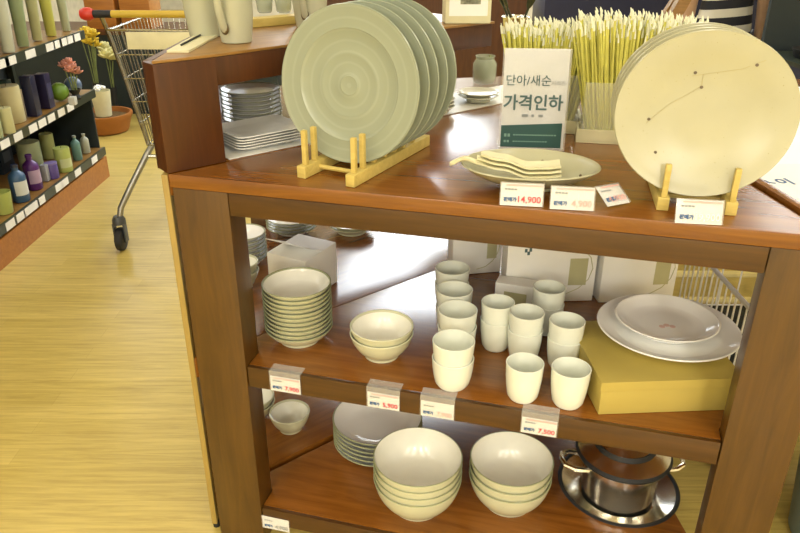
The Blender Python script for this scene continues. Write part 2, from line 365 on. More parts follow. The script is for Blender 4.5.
# right wing
rw = thing('side_display_table', 'brown display table wing at the right edge with a raised lip and white sheets', 'display table', (.745, 1.15, 0), 0)
rx0 = .7385
bm = bmesh.new(); prism(bm, [Vector((rx0+.002, 1.185)), Vector((1.75, 1.0)), Vector((1.75, 2.6)), Vector((rx0-.091, 2.38))], ZT-.05, ZT-.004, .002); obj('tabletop', bm, M['shelf'], rw, True)
bm = bmesh.new(); prism(bm, [Vector((rx0+.002, 1.185)), Vector((rx0+.022, 1.183)), Vector((rx0-.071, 2.38)), Vector((rx0-.091, 2.38))], ZT-.0035, ZT+.008, .002); obj('edge_lip', bm, M['shelf'], rw, True)
for (x, y) in ((1.66, 1.06), (1.66, 2.48), (.80, 2.38)):
    bm = bmesh.new(); box(bm, (x, y, (ZT-.05)/2), (.08, .08, ZT-.051), bev=.003); obj('leg', bm, M['post'], rw, True)
bm = bmesh.new(); prism(bm, [Vector((rx0+.028, 1.24)), Vector((1.6, 1.05)), Vector((1.6, 2.4)), Vector((rx0-.055, 2.34))], ZT-.0035, ZT-.0015)
obj('paper_sheet', bm, M['paper'], None, smooth=False, label='large white paper sheet spread over the right table wing', cat='paper sheet')
mt_ = Matrix.Translation(v3(P(767, 185, ZT).to_2d(), ZT)) @ Matrix.Rotation(RAD(6), 4, 'Z')
bm = bmesh.new(); box(bm, (.17, .03, -.0004), (.32, .22, .0006), mtx=Matrix.Translation(mt_.translation) @ Matrix.Rotation(RAD(1.6), 4, 'Z'))
note = obj('handwritten_note', bm, M['card'], None, smooth=False, label='white note with blue handwriting lying on the right table wing', cat='note')
text('handwriting', 'ㅅ이', .04, M['blue'], note, mt_ @ Matrix.Translation((-.008, .002, .0004)), bold=.001)

# ------------------------------------------------------------------ crockery profiles
def dish_profile(rb, rr, h, t, foot=.006, curve=1.6, n=9, mix=.5):
    """closed outer+inner profile of a bowl or plate: foot radius rb, rim radius rr, height h, wall t"""
    R_ = lambda f: rb*1.02+(rr-rb*1.02)*(mix*f+(1-mix)*(1-max(0.0, 1-f)**curve))
    out = [(0, foot*.5), (rb*.86, foot*.5), (rb*.9, 0), (rb, 0), (rb*1.02, foot)]
    out += [(R_(i/n), foot+(h-foot)*i/n) for i in range(1, n+1)]
    z0 = foot+t
    inn = [(R_((z-foot)/(h-foot))-t, z) for z in [z0+(h-z0)*i/n for i in range(n, 0, -1)]]
    out[-1] = (rr, h-t*.3)
    return out+[(rr-t*.5, h+t*.15)]+inn+[(min(rb*.8, inn[-1][0]*.9), z0), (0, z0)]
def split_rim(me_bm, z, r_min):
    for f in me_bm.faces:
        c = f.calc_center_median()
        if c.z > z and math.hypot(c.x, c.y) > r_min: f.material_index = 1
def bowl_stack(name, n, D, rb, h, t, dz, base, mats, what, cat, group, foot=.006, curve=1.6, seg=48, rimz=None, mix=.5):
    bm = bmesh.new(); lathe(bm, dish_profile(rb, D/2, h, t, foot, curve, mix=mix), seg)
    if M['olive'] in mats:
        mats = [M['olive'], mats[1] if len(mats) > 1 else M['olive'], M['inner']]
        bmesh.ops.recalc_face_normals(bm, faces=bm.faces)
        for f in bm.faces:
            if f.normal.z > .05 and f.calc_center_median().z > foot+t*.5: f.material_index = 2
    if len(mats) > 1: split_rim(bm, h-(rimz or t*1.2), D/2-t*1.4)
    first = None
    for k in range(n):
        i = n-1-k
        lab = '%s %s, %s' % (ordn(i, n).replace(' from the top', ''), what[0], what[1]) if n > 1 else what[0]
        if n > 1 and i not in (0, n-1): lab = '%s, %s from the top %s' % (what[0], ordn(i, n).replace(' from the top', ''), what[1])
        if first is None: o = first = obj(name, bm, mats)
        else: o = first.copy(); COL.objects.link(o)
        setp(o, lab, cat, group); o.location = (base[0]+random.uniform(-.0006, .0006), base[1]+random.uniform(-.0006, .0006), base[2]+k*dz+.0008); o.rotation_euler = (0, 0, random.uniform(0, 6))
    return first

def v2(px, py, z): p = P(px, py, z); return (p.x, p.y, z)
# middle shelf: shallow bowls
p = P(300, 338, ZM)
bowl_stack('shallow_bowl', 11, .168, .050, .040, .003, .0118, (p.x, p.y, ZM), [M['olive'], M['rimline']], ('cream shallow bowl', 'of the tall stack on the middle shelf'), 'bowl', 'shallow bowls in the tall stack', curve=2.2, rimz=.002)
p = P(382, 354, ZM)
bowl_stack('rice_bowl', 2, .152, .042, .062, .0036, .0195, (p.x, p.y, ZM), [M['olive'], M['olive']], ('cream rice bowl', 'of the pair amid the middle shelf'), 'bowl', 'pair of rice bowls on the middle shelf', curve=2.6, mix=.4)
# bottom shelf: big bowls
p = P(417, 503, ZB)
bowl_stack('serving_bowl', 4, .228, .066, .094, .0034, .0215, (p.x, p.y, ZB), [M['olive'], M['rimline']], ('large cream bowl', 'of the left big bowl stack'), 'bowl', 'large bowls in the left stack below', curve=2.8, rimz=.003, mix=.36)
p = P(508, 500, ZB)
bowl_stack('serving_bowl', 3, .214, .063, .090, .0036, .026, (p.x, p.y, ZB), [M['olive'], M['rimline']], ('large cream bowl', 'of the big bowl stack beside the pots'), 'bowl', 'large bowls in the right stack below', curve=2.8, rimz=.003, mix=.36)
p = P(378, 449, ZB)
bowl_stack('deep_plate', 6, .255, .07, .045, .0045, .0145, (p.x, p.y, ZB), [M['white'], M['rimline']], ('white deep plate', 'of the stack behind the big bowls'), 'plate', 'white plates behind the large bowls', curve=1.7, rimz=.003)
p = P(291, 428, ZB)
bowl_stack('small_bowl', 1, .122, .034, .062, .0045, .02, (p.x, p.y, ZB), [M['olive']], ('small cream bowl standing alone at left on the bottom shelf', ''), 'bowl', None, curve=2.4, mix=.35)
p = P(256, 417, ZB)
bowl_stack('small_bowl', 2, .125, .032, .06, .004, .021, (p.x, p.y, ZB), [M['olive']], ('small cream bowl', 'of the pair half hidden behind the left front leg'), 'bowl', 'pair of small bowls behind the left leg', curve=1.8)
# left back of the middle shelf
p = P(247, 262, ZM)
bowl_stack('saucer', 7, .13, .04, .026, .004, .0125, (p.x, p.y, ZM), [M['white'], M['rimline']], ('white saucer', 'of the stack at far left'), 'saucer', 'saucers in the far left stack', curve=1.7, rimz=.002)
p = P(243, 287, ZM)
bowl_stack('tea_bowl', 2, .10, .028, .055, .0035, .026, (p.x, p.y, ZM), [M['olive']], ('small cream tea bowl', 'of the pair before the saucer stack, by the left leg'), 'bowl', 'pair of tea bowls by the left leg', curve=1.8)
p = P(292, 231, ZM)
bowl_stack('side_plate', 4, .17, .05, .024, .004, .011, (p.x, p.y, ZM), [M['white'], M['rimline']], ('white side plate', 'of the stack behind the white carton'), 'plate', 'plates behind the white carton', curve=1.5, rimz=.002)
p = P(352, 231, ZM)
bowl_stack('side_plate', 2, .15, .05, .024, .0035, .0125, (p.x, p.y, ZM), [M['olive']], ('cream dish', 'of the pair at the back of the middle shelf, under the apron'), 'plate', 'pair of dishes at the back', curve=1.5)

# ------------------------------------------------------------------ cups
def cup_profile(rt, rb, h, t):
    return [(0, .004), (rb*.8, .004), (rb*.84, 0), (rb*.96, .001), (rb+.004, .010), (rb+(rt-rb)*.38+.003, h*.36), (rb+(rt-rb)*.62+.0025, h*.6), (rt-.001, h*.78), (rt, h-.001), (rt-t*.5, h),
            (rt-t, h-.001), (rt-t-.001, h*.78), (rb+(rt-rb)*.62+.0025-t, h*.6), (rb+(rt-rb)*.38+.003-t, h*.36), (rb+.003-t, .014), (rb*.6, .008), (0, .007)]
def cups(n, px, py, rt, rb, h, dz, what, group, t=.0028):
    p = P(px, py, ZM); bm = bmesh.new(); lathe(bm, cup_profile(rt, rb, h, t), 36); first = None
    for k in range(n):
        i = n-1-k
        lab = '%s %s' % ({1: [''], 2: ['upper', 'lower'], 3: ['topmost', 'middle', 'lowest']}[n][i], what)
        if first is None: o = first = obj('tea_cup', bm, M['cupw'])
        else: o = first.copy(); COL.objects.link(o)
        setp(o, lab.strip(), 'cup', group); o.location = (p.x, p.y, ZM+k*dz+.0008)
cups(2, 452, 384, .047, .035, .072, .044, 'wide white cup of the front pair in the left cup row', 'wide cups in the left row')
cups(2, 456, 351, .047, .035, .072, .044, 'wide white cup of the second pair in the left cup row', 'wide cups in the left row')
cups(2, 453, 329, .046, .035, .072, .044, 'wide white cup of the third pair in the left cup row', 'wide cups in the left row')
cups(2, 451, 306, .046, .035, .072, .044, 'wide white cup of the rearmost pair in the left cup row', 'wide cups in the left row')
cups(2, 495, 347, .040, .029, .082, .045, 'tall white cup of the stack between the cup rows', 'tall cups on the middle shelf')
cups(2, 523, 358, .041, .030, .082, .045, 'tall white cup of the stack behind the front lone cup', 'tall cups on the middle shelf')
cups(1, 522, 397, .041, .030, .090, .042, 'single tall white cup at the shelf front, left of its twin', 'tall cups on the middle shelf')
cups(2, 562, 366, .041, .030, .080, .044, 'tall white cup of the stack beside the cardboard box', 'tall cups on the middle shelf')
cups(1, 567, 403, .042, .030, .092, .042, 'single tall white cup at the shelf front, against the cardboard box', 'tall cups on the middle shelf')
cups(2, 545, 331, .041, .030, .082, .045, 'tall white cup of the rear stack before the gift carton', 'tall cups on the middle shelf')

# ------------------------------------------------------------------ cartons on the middle shelf
def carton(name, label, c, s, rz, mt, cat='box', tilt=0.0):
    t = thing(name, label, cat, (c[0], c[1], c[2]+.0008), rz)
    b = bmesh.new(); box(b, (0, 0, s[2]/2), (s[0], s[1], s[2]), bev=.003); obj('body', b, mt, t); return t
# big kraft box under the plates
fl = P(598, 415, ZM); fr = P(735, 410, ZM)
kx = (fr-fl); kx.z = 0; KW = .30; ka = math.atan2(kx.y, kx.x)
kd = Vector((-sin(ka), cos(ka), 0)); kc = fl+kx.normalized()*KW/2+kd*.125
kb = thing('cardboard_box', 'yellow cardboard box on the middle shelf, carrying two white platters', 'box', (kc.x, kc.y, ZM+.0008), ka)
b = bmesh.new(); box(b, (0, 0, .0395), (KW, .25, .079), bev=.002); obj('body', b, M['kraft'], kb)
b = bmesh.new(); box(b, (0, 0, .081), (KW+.006, .256, .004), bev=.001); box(b, (0, -.127, .071), (KW+.006, .002, .018)); obj('lid', b, M['kraft'], kb)
KZ = ZM+.0848
pc = P(667, 330, KZ+.012)
def oval(name, label, D, sy, h, t, loc, mts, rz, group=None, rb=.3):
    bm = bmesh.new(); lathe(bm, dish_profile(D*rb, D/2, h, t, .005, 1.5), 56, 1, sy)
    if len(mts) > 1: split_rim(bm, h-.002, D/2*sy*.95)
    o = obj(name, bm, mts); setp(o, label, 'platter', group); place(o, loc, rz); return o
oval('platter', 'large white round platter on the cardboard box, under a smaller one', .318, .97, .026, .005, (pc.x, pc.y, KZ), [M['white']], 0)
o = oval('platter', 'smaller white platter with faint pink mark, on the large platter', .232, .97, .030, .0045, (pc.x-.001, pc.y+.012, KZ+.0112), [M['white']], 0, rb=.32)
M['pinkmark'] = mat('faint_pink_mark', (.72, .52, .46), .3)
b = bmesh.new()
for k in range(3): disc(b, (-.012+k*.012, -.012+.006*(k % 2), .0099), .007, 10, .0004)
q = obj('floral_mark', b, M['pinkmark'], o)
# white carton behind the shallow bowls
wc = P(303, 292, ZM)
t = carton('white_carton', 'white carton with open flap behind the tall stack of shallow bowls', (wc.x, wc.y+.03, ZM), (.13, .15, .125), RAD(-28), M['paper'], 'carton')
b = bmesh.new(); box(b, (0, 0, 0), (.132, .09, .002)); bmesh.ops.transform(b, matrix=Matrix.Translation((0, -.035, .146)) @ Matrix.Rotation(RAD(-26), 4, 'X'), verts=b.verts); obj('lid_flap', b, M['paper'], t)
b = bmesh.new()
for k in range(4): box(b, (-.02+k*.012, -.0757, .05), (.008, .0006, .004))
obj('printed_line', b, M['rimline'], t)
# gift cartons
def gift(label, pl, pr, h, d, dy=0.0):
    a = P(pl[0], pl[1], ZM); c = P(pr[0], pr[1], ZM); ang = math.atan2(c.y-a.y, c.x-a.x); wd = (c-a).length
    cc = (a+c)/2+Vector((-sin(ang), cos(ang), 0))*d/2
    t = thing('gift_carton', label, 'carton', (cc.x, cc.y, ZM+.0008), ang, 'white gift cartons at the back of the middle shelf')
    b = bmesh.new(); box(b, (0, 0, h/2), (wd, d, h), bev=.003); obj('body', b, M['card'], t)
    b = bmesh.new(); box(b, (wd*.30, -d/2-.0004, h*.45), (wd*.2, .0006, h*.4)); obj('printed_panel', b, M['boxprint'], t)
    b = bmesh.new(); tube(b, [(wd*.46*cos(x)+0, -d/2-.0003, h*.5+h*.42*sin(x)) for x in [i*pi/8-pi/2 for i in range(9)]], .0012, 5); obj('printed_curve', b, M['boxprint'], t)
    b = bmesh.new()
    for (x, z) in ((-.30, .78), (-.27, .74), (-.25, .79)): box(b, (x*wd, -d/2-.0004, z*h), (.007, .0006, .010))
    obj('printed_mark', b, M['signink'], t)
    return t
M['boxprint'] = mat('pale_green_print_panel', (.50, .48, .27), .5)
gift('white gift carton behind the rear cups, left of the others', (452, 276), (500, 272), .19, .06)
gift('white gift carton with olive panel, in the middle behind the cups', (504, 303), (592, 301), .20, .07)
gift('white gift carton with olive panel, behind the stacked platters', (598, 303), (672, 300), .20, .07)
a = P(500, 300, ZM); c = P(540, 318, ZM)
t = carton('leaflet_box', 'low pale box with olive panel, leaning behind the tall cups', (a.x+.035, a.y-.055, ZM), (.11, .05, .085), RAD(-20), M['card'], 'box')
b = bmesh.new(); box(b, (.0, -.0254, .04), (.06, .0006, .045)); obj('printed_panel', b, M['boxprint'], t)

# ------------------------------------------------------------------ steel pots on the bottom shelf
pp = P(615, 500, ZB)
t = thing('steel_tray', 'wide flanged steel tray under the steel pot on the bottom shelf', 'tray', (pp.x, pp.y, ZB+.0008))
b = bmesh.new(); lathe(b, [(0, .002), (.092, .002), (.096, 0), (.099, .003), (.102, .030), (.126, .040), (.148, .051), (.152, .055), (.148, .057), (.126, .045), (.0985, .035), (.095, .008), (0, .007)], 64); obj('body', b, M['steel'], t)
b = bmesh.new(); lathe(b, [(.1435, .0570), (.1490, .0598), (.1545, .0570), (.1530, .0553), (.1500, .0575), (.1435, .0570)], 64); obj('rim_seal', b, M['black'], t)
PZ = ZB+.0102
t = thing('steel_pot', 'tall polished steel pot with black banded rim and lid, beside the bowls', 'pot', (pp.x, pp.y, PZ))
b = bmesh.new(); lathe(b, [(0, 0), (.086, 0), (.090, .004), (.094, .06), (.097, .12), (.101, .150), (.098, .150), (.094, .12), (.087, .006), (0, .004)], 64); obj('body', b, M['steel'], t)
b = bmesh.new(); lathe(b, [(.1015, .140), (.117, .149), (.120, .156), (.114, .162), (.101, .157), (.1015, .140)], 64); obj('rim_band', b, M['black'], t)
b = bmesh.new(); lathe(b, [(0, .206), (.03, .205), (.046, .198), (.060, .187), (.095, .174), (.114, .1625), (.106, .1625), (.05, .181), (0, .196)], 64); obj('lid', b, M['steel'], t)
b = bmesh.new(); lathe(b, [(.066, .186), (.074, .1915), (.080, .1825), (.074, .1785), (.066, .186)], 64); obj('lid_ring', b, M['black'], t)
b = bmesh.new(); lathe(b, [(0, .206), (.008, .206), (.008, .218), (.018, .223), (.017, .232), (0, .234)], 24); obj('lid_knob', b, M['black'], t)
for sgn in (-1, 1):
    b = bmesh.new(); tube(b, [(sgn*.092, -.032, .118), (sgn*.13, -.034, .125), (sgn*.150, -.022, .128), (sgn*.155, 0, .129), (sgn*.150, .022, .128), (sgn*.13, .034, .125), (sgn*.092, .032, .118)], .0065, 8)
    obj('handle', b, M['steel'], t)

# ------------------------------------------------------------------ plate racks and plates
def plate_rack(label, c, rz, wd, ln, slots, pegz, mt):
    t = thing('plate_rack', label, 'plate rack', (c[0], c[1], ZT+.0008), rz)
    for s in (-1, 1):
        b = bmesh.new(); box(b, (s*wd/2, ln/2, .0125), (.021, ln, .025), bev=.0015); r = obj('rail', b, mt, t)
        for y in slots:
            b = bmesh.new(); box(b, (s*wd/2, y, .025+pegz/2), (.0105, .0105, pegz), bev=.0015); obj('peg', b, mt, r)
    for y in (.055, ln-.05):
        b = bmesh.new(); tube(b, [(-wd/2, y, .012), (wd/2, y, .012)], .005, 8); obj('crossbar', b, mt, t)
    return t
def plate(name, label, D, loc, rz, lean, mts, group, prof=None):
    pass
# celadon
a = P(350, 187.5, ZT); bq = P(424, 146, ZT); d = (bq-a); rzL = math.atan2(d.y, d.x)-pi/2
lx = Vector((cos(rzL), sin(rzL), 0)); ly = Vector((-sin(rzL), cos(rzL), 0)); W1 = .118
rc = a-lx*W1/2
slots1 = [.018, .052, .098, .142, .186, .230, .274]
plate_rack('pale wooden plate rack at left holding grey-green plates', rc, rzL, W1, d.length+.01, slots1, .072, M['pine'])
def plate_prof(D, h, t):
    r = D/2
    return [(0, .003), (r*.42, .003), (r*.45, 0), (r*.5, 0), (r*.52, .003), (r*.66, .006), (r*.72, .008), (r*.9, h*.8), (r*.985, h), (r, h+.002), (r*.99, h+t), (r*.9, h*.8+t), (r*.74, .008+t), (r*.71, .0086+t), (r*.68, .0056+t), (r*.42, .0035+t), (r*.40, .0046+t), (r*.38, .0035+t), (r*.13, .0035+t), (r*.12, .0043+t), (r*.10, .0035+t), (0, .0035+t)]
def standing(name, labels, D, org, lx, ly, ys, lean, bm_prof, mts, group, z0, cat='plate', extra=None, dx=0, sy=1.0):
    bm = bmesh.new(); lathe(bm, bm_prof, 72); first = None
    for i, y in enumerate(ys):
        nrm = (-ly*cos(lean)+Vector((0, 0, 1))*sin(lean)).normalized()   # face normal, towards the shopper
        upv = (ly*sin(lean)+Vector((0, 0, 1))*cos(lean)).normalized()
        cpos = org+lx*dx+ly*y+upv*(D/2*sy)+Vector((0, 0, z0))
        mm = Matrix((lx, upv, nrm)).transposed().to_4x4(); mm.translation = cpos; mm = mm @ Matrix.Diagonal((1, sy, 1, 1))
        if first is None: o = first = obj(name, bm, mts)
        else: o = first.copy(); COL.objects.link(o)
        o.matrix_world = mm; setp(o, labels[i], cat, group)
        if extra and i == 0: extra(o)
pl_ys = [.087, .131, .175, .219, .263]
lab = ['foremost grey-green ringed plate on the left rack'] + ['grey-green plate on the left rack, %s from the front' % s for s in ('second', 'third', 'fourth')] + ['rearmost grey-green plate on the left rack']
standing('dinner_plate', lab, .328, Vector((rc.x, rc.y, 0)), lx, ly, pl_ys, RAD(6), plate_prof(.328, .012, .004), [M['celadon']], 'grey-green plates on the left rack', ZT+.0222, dx=.004, sy=.965)
# cream plates
a = P(662, 211, ZT); c = P(730, 216, ZT); d = c-a; rzR = math.atan2(d.y, d.x)
lx = Vector((cos(rzR), sin(rzR), 0)); ly = Vector((-sin(rzR), cos(rzR), 0)); rc2 = (a+c)/2
plate_rack('pale wooden plate rack at right holding speckled cream plates', rc2, rzR, d.length, .19, [.007, .044, .078, .112, .146], .062, M['pine'])
def branch(o):
    # a thin painted twig with dark buds on the face
    D = .318
    pts = [[(.085, .105), (.05, .088), (.0, .078), (-.03, .072)], [(-.012, .076), (-.012, .055), (-.03, .04), (-.06, .02), (-.085, -.005), (-.098, -.02)], [(-.012, .055), (-.012, .05)]]
    b = bmesh.new()
    for pl in pts: tube(b, [(x, y, zz(math.hypot(x, y))) for x, y in pl], .0006, 4)
    obj('painted_twig', b, M['branch'], o)
    for (x, y) in ((.072, .096), (-.026, .078), (-.012, .052), (-.094, -.012), (-.075, -.075)):
        b = bmesh.new(); disc(b, (x, y, zz(math.hypot(x, y))-.0002), .0030, 10, .0008); obj('painted_bud', b, M['brownspot'], o)
def zz(r):
    R_ = .159; pr = [(0, .0085), (R_*.3, .0085), (R_*.67, .0105), (R_*.73, .0135), (R_*.9, .0148), (R_, .018)]
    for (r0, z0), (r1, z1) in zip(pr[:-1], pr[1:]):
        if r <= r1: return z0+(z1-z0)*(r-r0)/(r1-r0)+.0006
    return pr[-1][1]
def flat_prof(D):
    r = D/2
    return [(0, .003), (r*.5, .003), (r*.53, 0), (r*.58, 0), (r*.6, .003), (r*.73, .0085), (r*.9, .0098), (r*.985, .0125), (r, .0145), (r*.99, .0168), (r*.9, .0148), (r*.73, .0135), (r*.67, .0105), (r*.3, .0085), (0, .0085)]
lab = ['foremost speckled cream plate with painted twig on the right rack', 'speckled cream plate on the right rack, second from the front', 'speckled cream plate on the right rack, third from the front', 'rearmost speckled cream plate on the right rack']
standing('cream_plate', lab, .313, Vector((rc2.x, rc2.y, 0)), lx, ly, [.030, .064, .098, .132], RAD(9), flat_prof(.313), [M['cream']], 'speckled cream plates on the right rack', ZT+.0245, extra=branch, dx=-.008, sy=.935)

# ------------------------------------------------------------------ boat dish, spoon rests
dc = P(528, 186, ZT)
bm = bmesh.new(); lathe(bm, dish_profile(.055, .134, .047, .005, .006, 2.0), 64, 1, .80, wob=lambda a: .03*cos(2*a)+.012*cos(3*a+1))
o = obj('boat_dish', bm, [M['cream']]); setp(o, 'oval cream boat-shaped dish with spoon rests, before the price sign', 'dish'); place(o, (dc.x, dc.y, ZT+.0008), RAD(-6))
for (x, y, z) in ((.06, .045, .03), (.10, -.01, .0285), (.03, .06, .034)):
    b = bmesh.new(); bmesh.ops.create_uvsphere(b, u_segments=8, v_segments=6, radius=.003); bmesh.ops.translate(b, verts=b.verts, vec=(x, y, z)); obj('painted_bud', b, M['brownspot'], o)
def lerp(tab, x):
    for (a, u), (b, v) in zip(tab[:-1], tab[1:]):
        if x <= b: q = (x-a)/(b-a); q = q*q*(3-2*q); return u+(v-u)*q
    return tab[-1][1]
def spoon_rest(k):
    """long wavy ceramic spoon: narrow handle over the rim at left, wide cut end at right"""
    bm = bmesh.new(); N = 30; rows = []; x0 = (-.158, -.105, -.098)[k]
    for i in range(N+1):
        x = x0+(.060-x0)*i/N
        wd = lerp([(-.16, .004), (-.150, .0105), (-.135, .006), (-.105, .009), (-.075, .021), (.06, .023)], x)
        z = lerp([(-.16, .040), (-.128, .0535), (-.10, .047), (-.055, .042), (.0, .026), (.035, .0265), (.06, .030)], x)
        row = []
        for j in range(7):
            g = j/6*2-1; row.append((x, g*wd+.006*sin(x*30), z+.004*g*g))
        rows.append(row)
    top = [[bm.verts.new((p[0], p[1], p[2]+.004)) for p in r] for r in rows]; bot = [[bm.verts.new(p) for p in r] for r in rows]
    for i in range(N):
        for j in range(6):
            bm.faces.new((top[i][j], top[i+1][j], top[i+1][j+1], top[i][j+1])); bm.faces.new((bot[i][j], bot[i][j+1], bot[i+1][j+1], bot[i+1][j]))
        bm.faces.new((top[i][0], bot[i][0], bot[i+1][0], top[i+1][0])); bm.faces.new((top[i][6], top[i+1][6], bot[i+1][6], bot[i][6]))
    for i in (0, N):
        for j in range(6): bm.faces.new((top[i][j], top[i][j+1], bot[i][j+1], bot[i][j]))
    return bm
for k in range(3):
    o = obj('spoon_rest', spoon_rest(k), [M['tray']]); setp(o, ['lowest', 'middle', 'topmost'][k]+' wavy cream spoon of the three nested in the boat dish', 'spoon', 'wavy spoons in the boat dish')
    place(o, (dc.x-.004+.002*k, dc.y-.026+.012*k, ZT+.0012+k*.0054), RAD(-7))

# ------------------------------------------------------------------ price sign
sl = P(498, 150, ZT); sr = P(564, 151.5, ZT); sd = sr-sl; sa = math.atan2(sd.y, sd.x); SW = sd.length; SHT = .228
sm = Matrix.Translation((sl+sr)/2) @ Matrix.Rotation(sa, 4, 'Z') @ Matrix.Rotation(RAD(-7), 4, 'X')
sg = thing('price_sign', 'white upright price reduction sign with dark green band in clear holder', 'sign', mtx=Matrix.Translation((0, 0, .001)) @ sm)
b = bmesh.new(); box(b, (0, 0, SHT/2+.002), (SW-.008, .0012, SHT-.004)); obj('sign_sheet', b, M['signpaper'], sg, smooth=False)
b = bmesh.new(); box(b, (0, -.0022, SHT/2), (SW, .002, SHT)); obj('acrylic_holder', b, M['acrylic'], sg, smooth=False)
b = bmesh.new(); box(b, (0, .05, .0015), (SW, .10, .003), mtx=Matrix.Rotation(RAD(7), 4, 'X')); obj('holder_base', b, M['acrylic'], sg, smooth=False)
b = bmesh.new(); prism(b, [(-SW/2+.004, .008), (SW/2-.010, .007), (SW/2-.010, .064), (-SW/2+.004, .057)], 0, .0004)
fm = Matrix.Translation((0, -.0036, 0)) @ Matrix.Rotation(pi/2, 4, 'X')
bmesh.ops.transform(b, matrix=fm, verts=b.verts); gb = obj('green_band', b, M['signgreen'], sg, smooth=False)
def st(name, s, x, y, size, mt, ax='LEFT', bold=0): return text(name, s, size, M[mt], sg, fm @ Matrix.Translation((x, y, .0006)), ax, bold)
st('sign_text', '단아/새순', -SW/2+.008, .149, .0262, 'signink')
st('sign_small_text', '시리즈', SW/2-.042, .149, .0120, 'grey')
st('sign_headline', '가격인하', -.003, .096, .0370, 'signink', 'CENTER', .0008)
b = bmesh.new()
for k, wd in enumerate((.014, .006, .010)): box(b, (-.020+k*.018, .080, .0006), (wd, .006, .0003))
bmesh.ops.transform(b, matrix=fm, verts=b.verts); obj('illegible_line', b, M['acr2'] if 'acr2' in M else M['grey'], sg, smooth=False)
for (x0, x1, y, hh) in ((-.066, -.05, .035, .007), (-.045, .055, .036, .003), (-.066, -.052, .021, .005), (-.045, .035, .021, .0025)):
    b = bmesh.new(); n = max(1, int((x1-x0)/.006))
    for k in range(n): box(b, (x0+(k+.5)*(x1-x0)/n, y, .0008), ((x1-x0)/n*.7, hh, .0003))
    bmesh.ops.transform(b, matrix=fm, verts=b.verts); obj('band_line', b, M['signtxt'], sg, smooth=False)

# ------------------------------------------------------------------ price cards
def price_card(label, mtx, wd, ht, price, flap=None, ink='red', band=True):
    """card in the local XZ plane facing -Y, base at z=0"""
    t = thing('price_card', label, 'price card', mtx=mtx, group='price cards of the display table')
    b = bmesh.new(); box(b, (0, 0, ht/2), (wd, .001, ht)); obj('paper', b, M['tagpaper'], t, smooth=False)
    b = bmesh.new(); hh = ht+(flap[1]+.0006 if flap else .002); box(b, (0, -.0016, hh/2), (wd+.004, .0012, hh))
    if flap: box(b, (0, flap[0]/2, ht+flap[1]), (wd+.004, flap[0], .0012))
    obj('clear_holder', b, M['acrylic'], t, smooth=False)
    f = Matrix.Translation((0, -.0025, 0)) @ Matrix.Rotation(pi/2, 4, 'X')
    if band:
        b = bmesh.new(); box(b, (.004, ht-.0035, 0), (wd-.010, .003, .0003)); bmesh.ops.transform(b, matrix=f, verts=b.verts); obj('pink_band', b, M['pinkband'], t, smooth=False)
    b = bmesh.new()
    for k in range(4): box(b, (-wd*.38+k*.006, ht*.73, 0), (.0045, .003, .0003))
    bmesh.ops.transform(b, matrix=f, verts=b.verts); obj('illegible_line', b, M['grey'], t, smooth=False)
    text('price_word', '판매가', ht*.21, M['blue'], t, f @ Matrix.Translation((-wd*.43, ht*.20, 0)), bold=.0004)
    text('price_text', price, ht*.40, M[ink], t, f @ Matrix.Translation((wd*.46, ht*.16, 0)), 'RIGHT', .0002)
    return t
CW, CHT = .078, .042
def top_card(label, px, py, rz, price, tilt=-18, ink='red', w=CW, h=CHT):
    p = P(px, py, ZT); price_card(label, Matrix.Translation((p.x, p.y, ZT+.001)) @ Matrix.Rotation(rz, 4, 'Z') @ Matrix.Rotation(RAD(tilt), 4, 'X'), w, h, price, ink=ink)
top_card('white price card in front of the boat dish', 521, 206.5, RAD(-8), '14,900')
top_card('white price card right of the one before the boat dish', 571.5, 210.5, RAD(-8), '4,900', ink='pinkband')
top_card('white price card in front of the cream plate rack', 698, 224.5, RAD(-8), '19,900', ink='card')
p = P(620, 206, ZT)
price_card('small clear price card lying crooked between the dish and the cream plates', Matrix.Translation((p.x-.004, p.y-.004, ZT+.0045)) @ Matrix.Rotation(RAD(25), 4, 'Z') @ Matrix.Rotation(RAD(-58), 4, 'X'), .052, .046, '4,900', ink='pinkband')
def shelf_card(label, u, price, zt=ZM, d0=.004, band=True, ink='red', flap=(.030, .0137)):
    q = L0+ux*u+uy*(d0-.0015)
    price_card(label, Matrix.Translation((q.x, q.y, zt-.053)) @ Matrix.Rotation(AL, 4, 'Z'), .074, .040, price, flap=flap, ink=ink, band=band)
def u_of(px, py, z):
    # where the sight line meets the front plane of the table, measured along it
    r = ray(px, py); n = Vector((uy.x, uy.y, 0)); q = CAM+r*((v3(L0, 0)-CAM).dot(n)/r.dot(n)); return (q.to_2d()-L0).dot(ux)
shelf_card('price card on the middle shelf edge at far left, under the bowl stack', u_of(285, 385, 0), '7,900')
shelf_card('price card on the middle shelf edge under the rice bowl pair', u_of(383, 402, 0), '5,900')
shelf_card('price card on the middle shelf edge under the wide cups', u_of(437, 412, 0), '7,900', ink='pinkband', band=False)
shelf_card('price card on the middle shelf edge under the single tall cups', u_of(539, 427, 0), '7,500')
shelf_card('price card on the bottom shelf edge by the left leg', u_of(275, 520, 0), '4,900', zt=ZB-.012, band=False, ink='grey', flap=None)

# ------------------------------------------------------------------ goods on the left wing, under and on the tier
LZ = ZT+.001
def wing(u, d, z): q = LA+e1*u+n1*d; return (q.x, q.y, z)
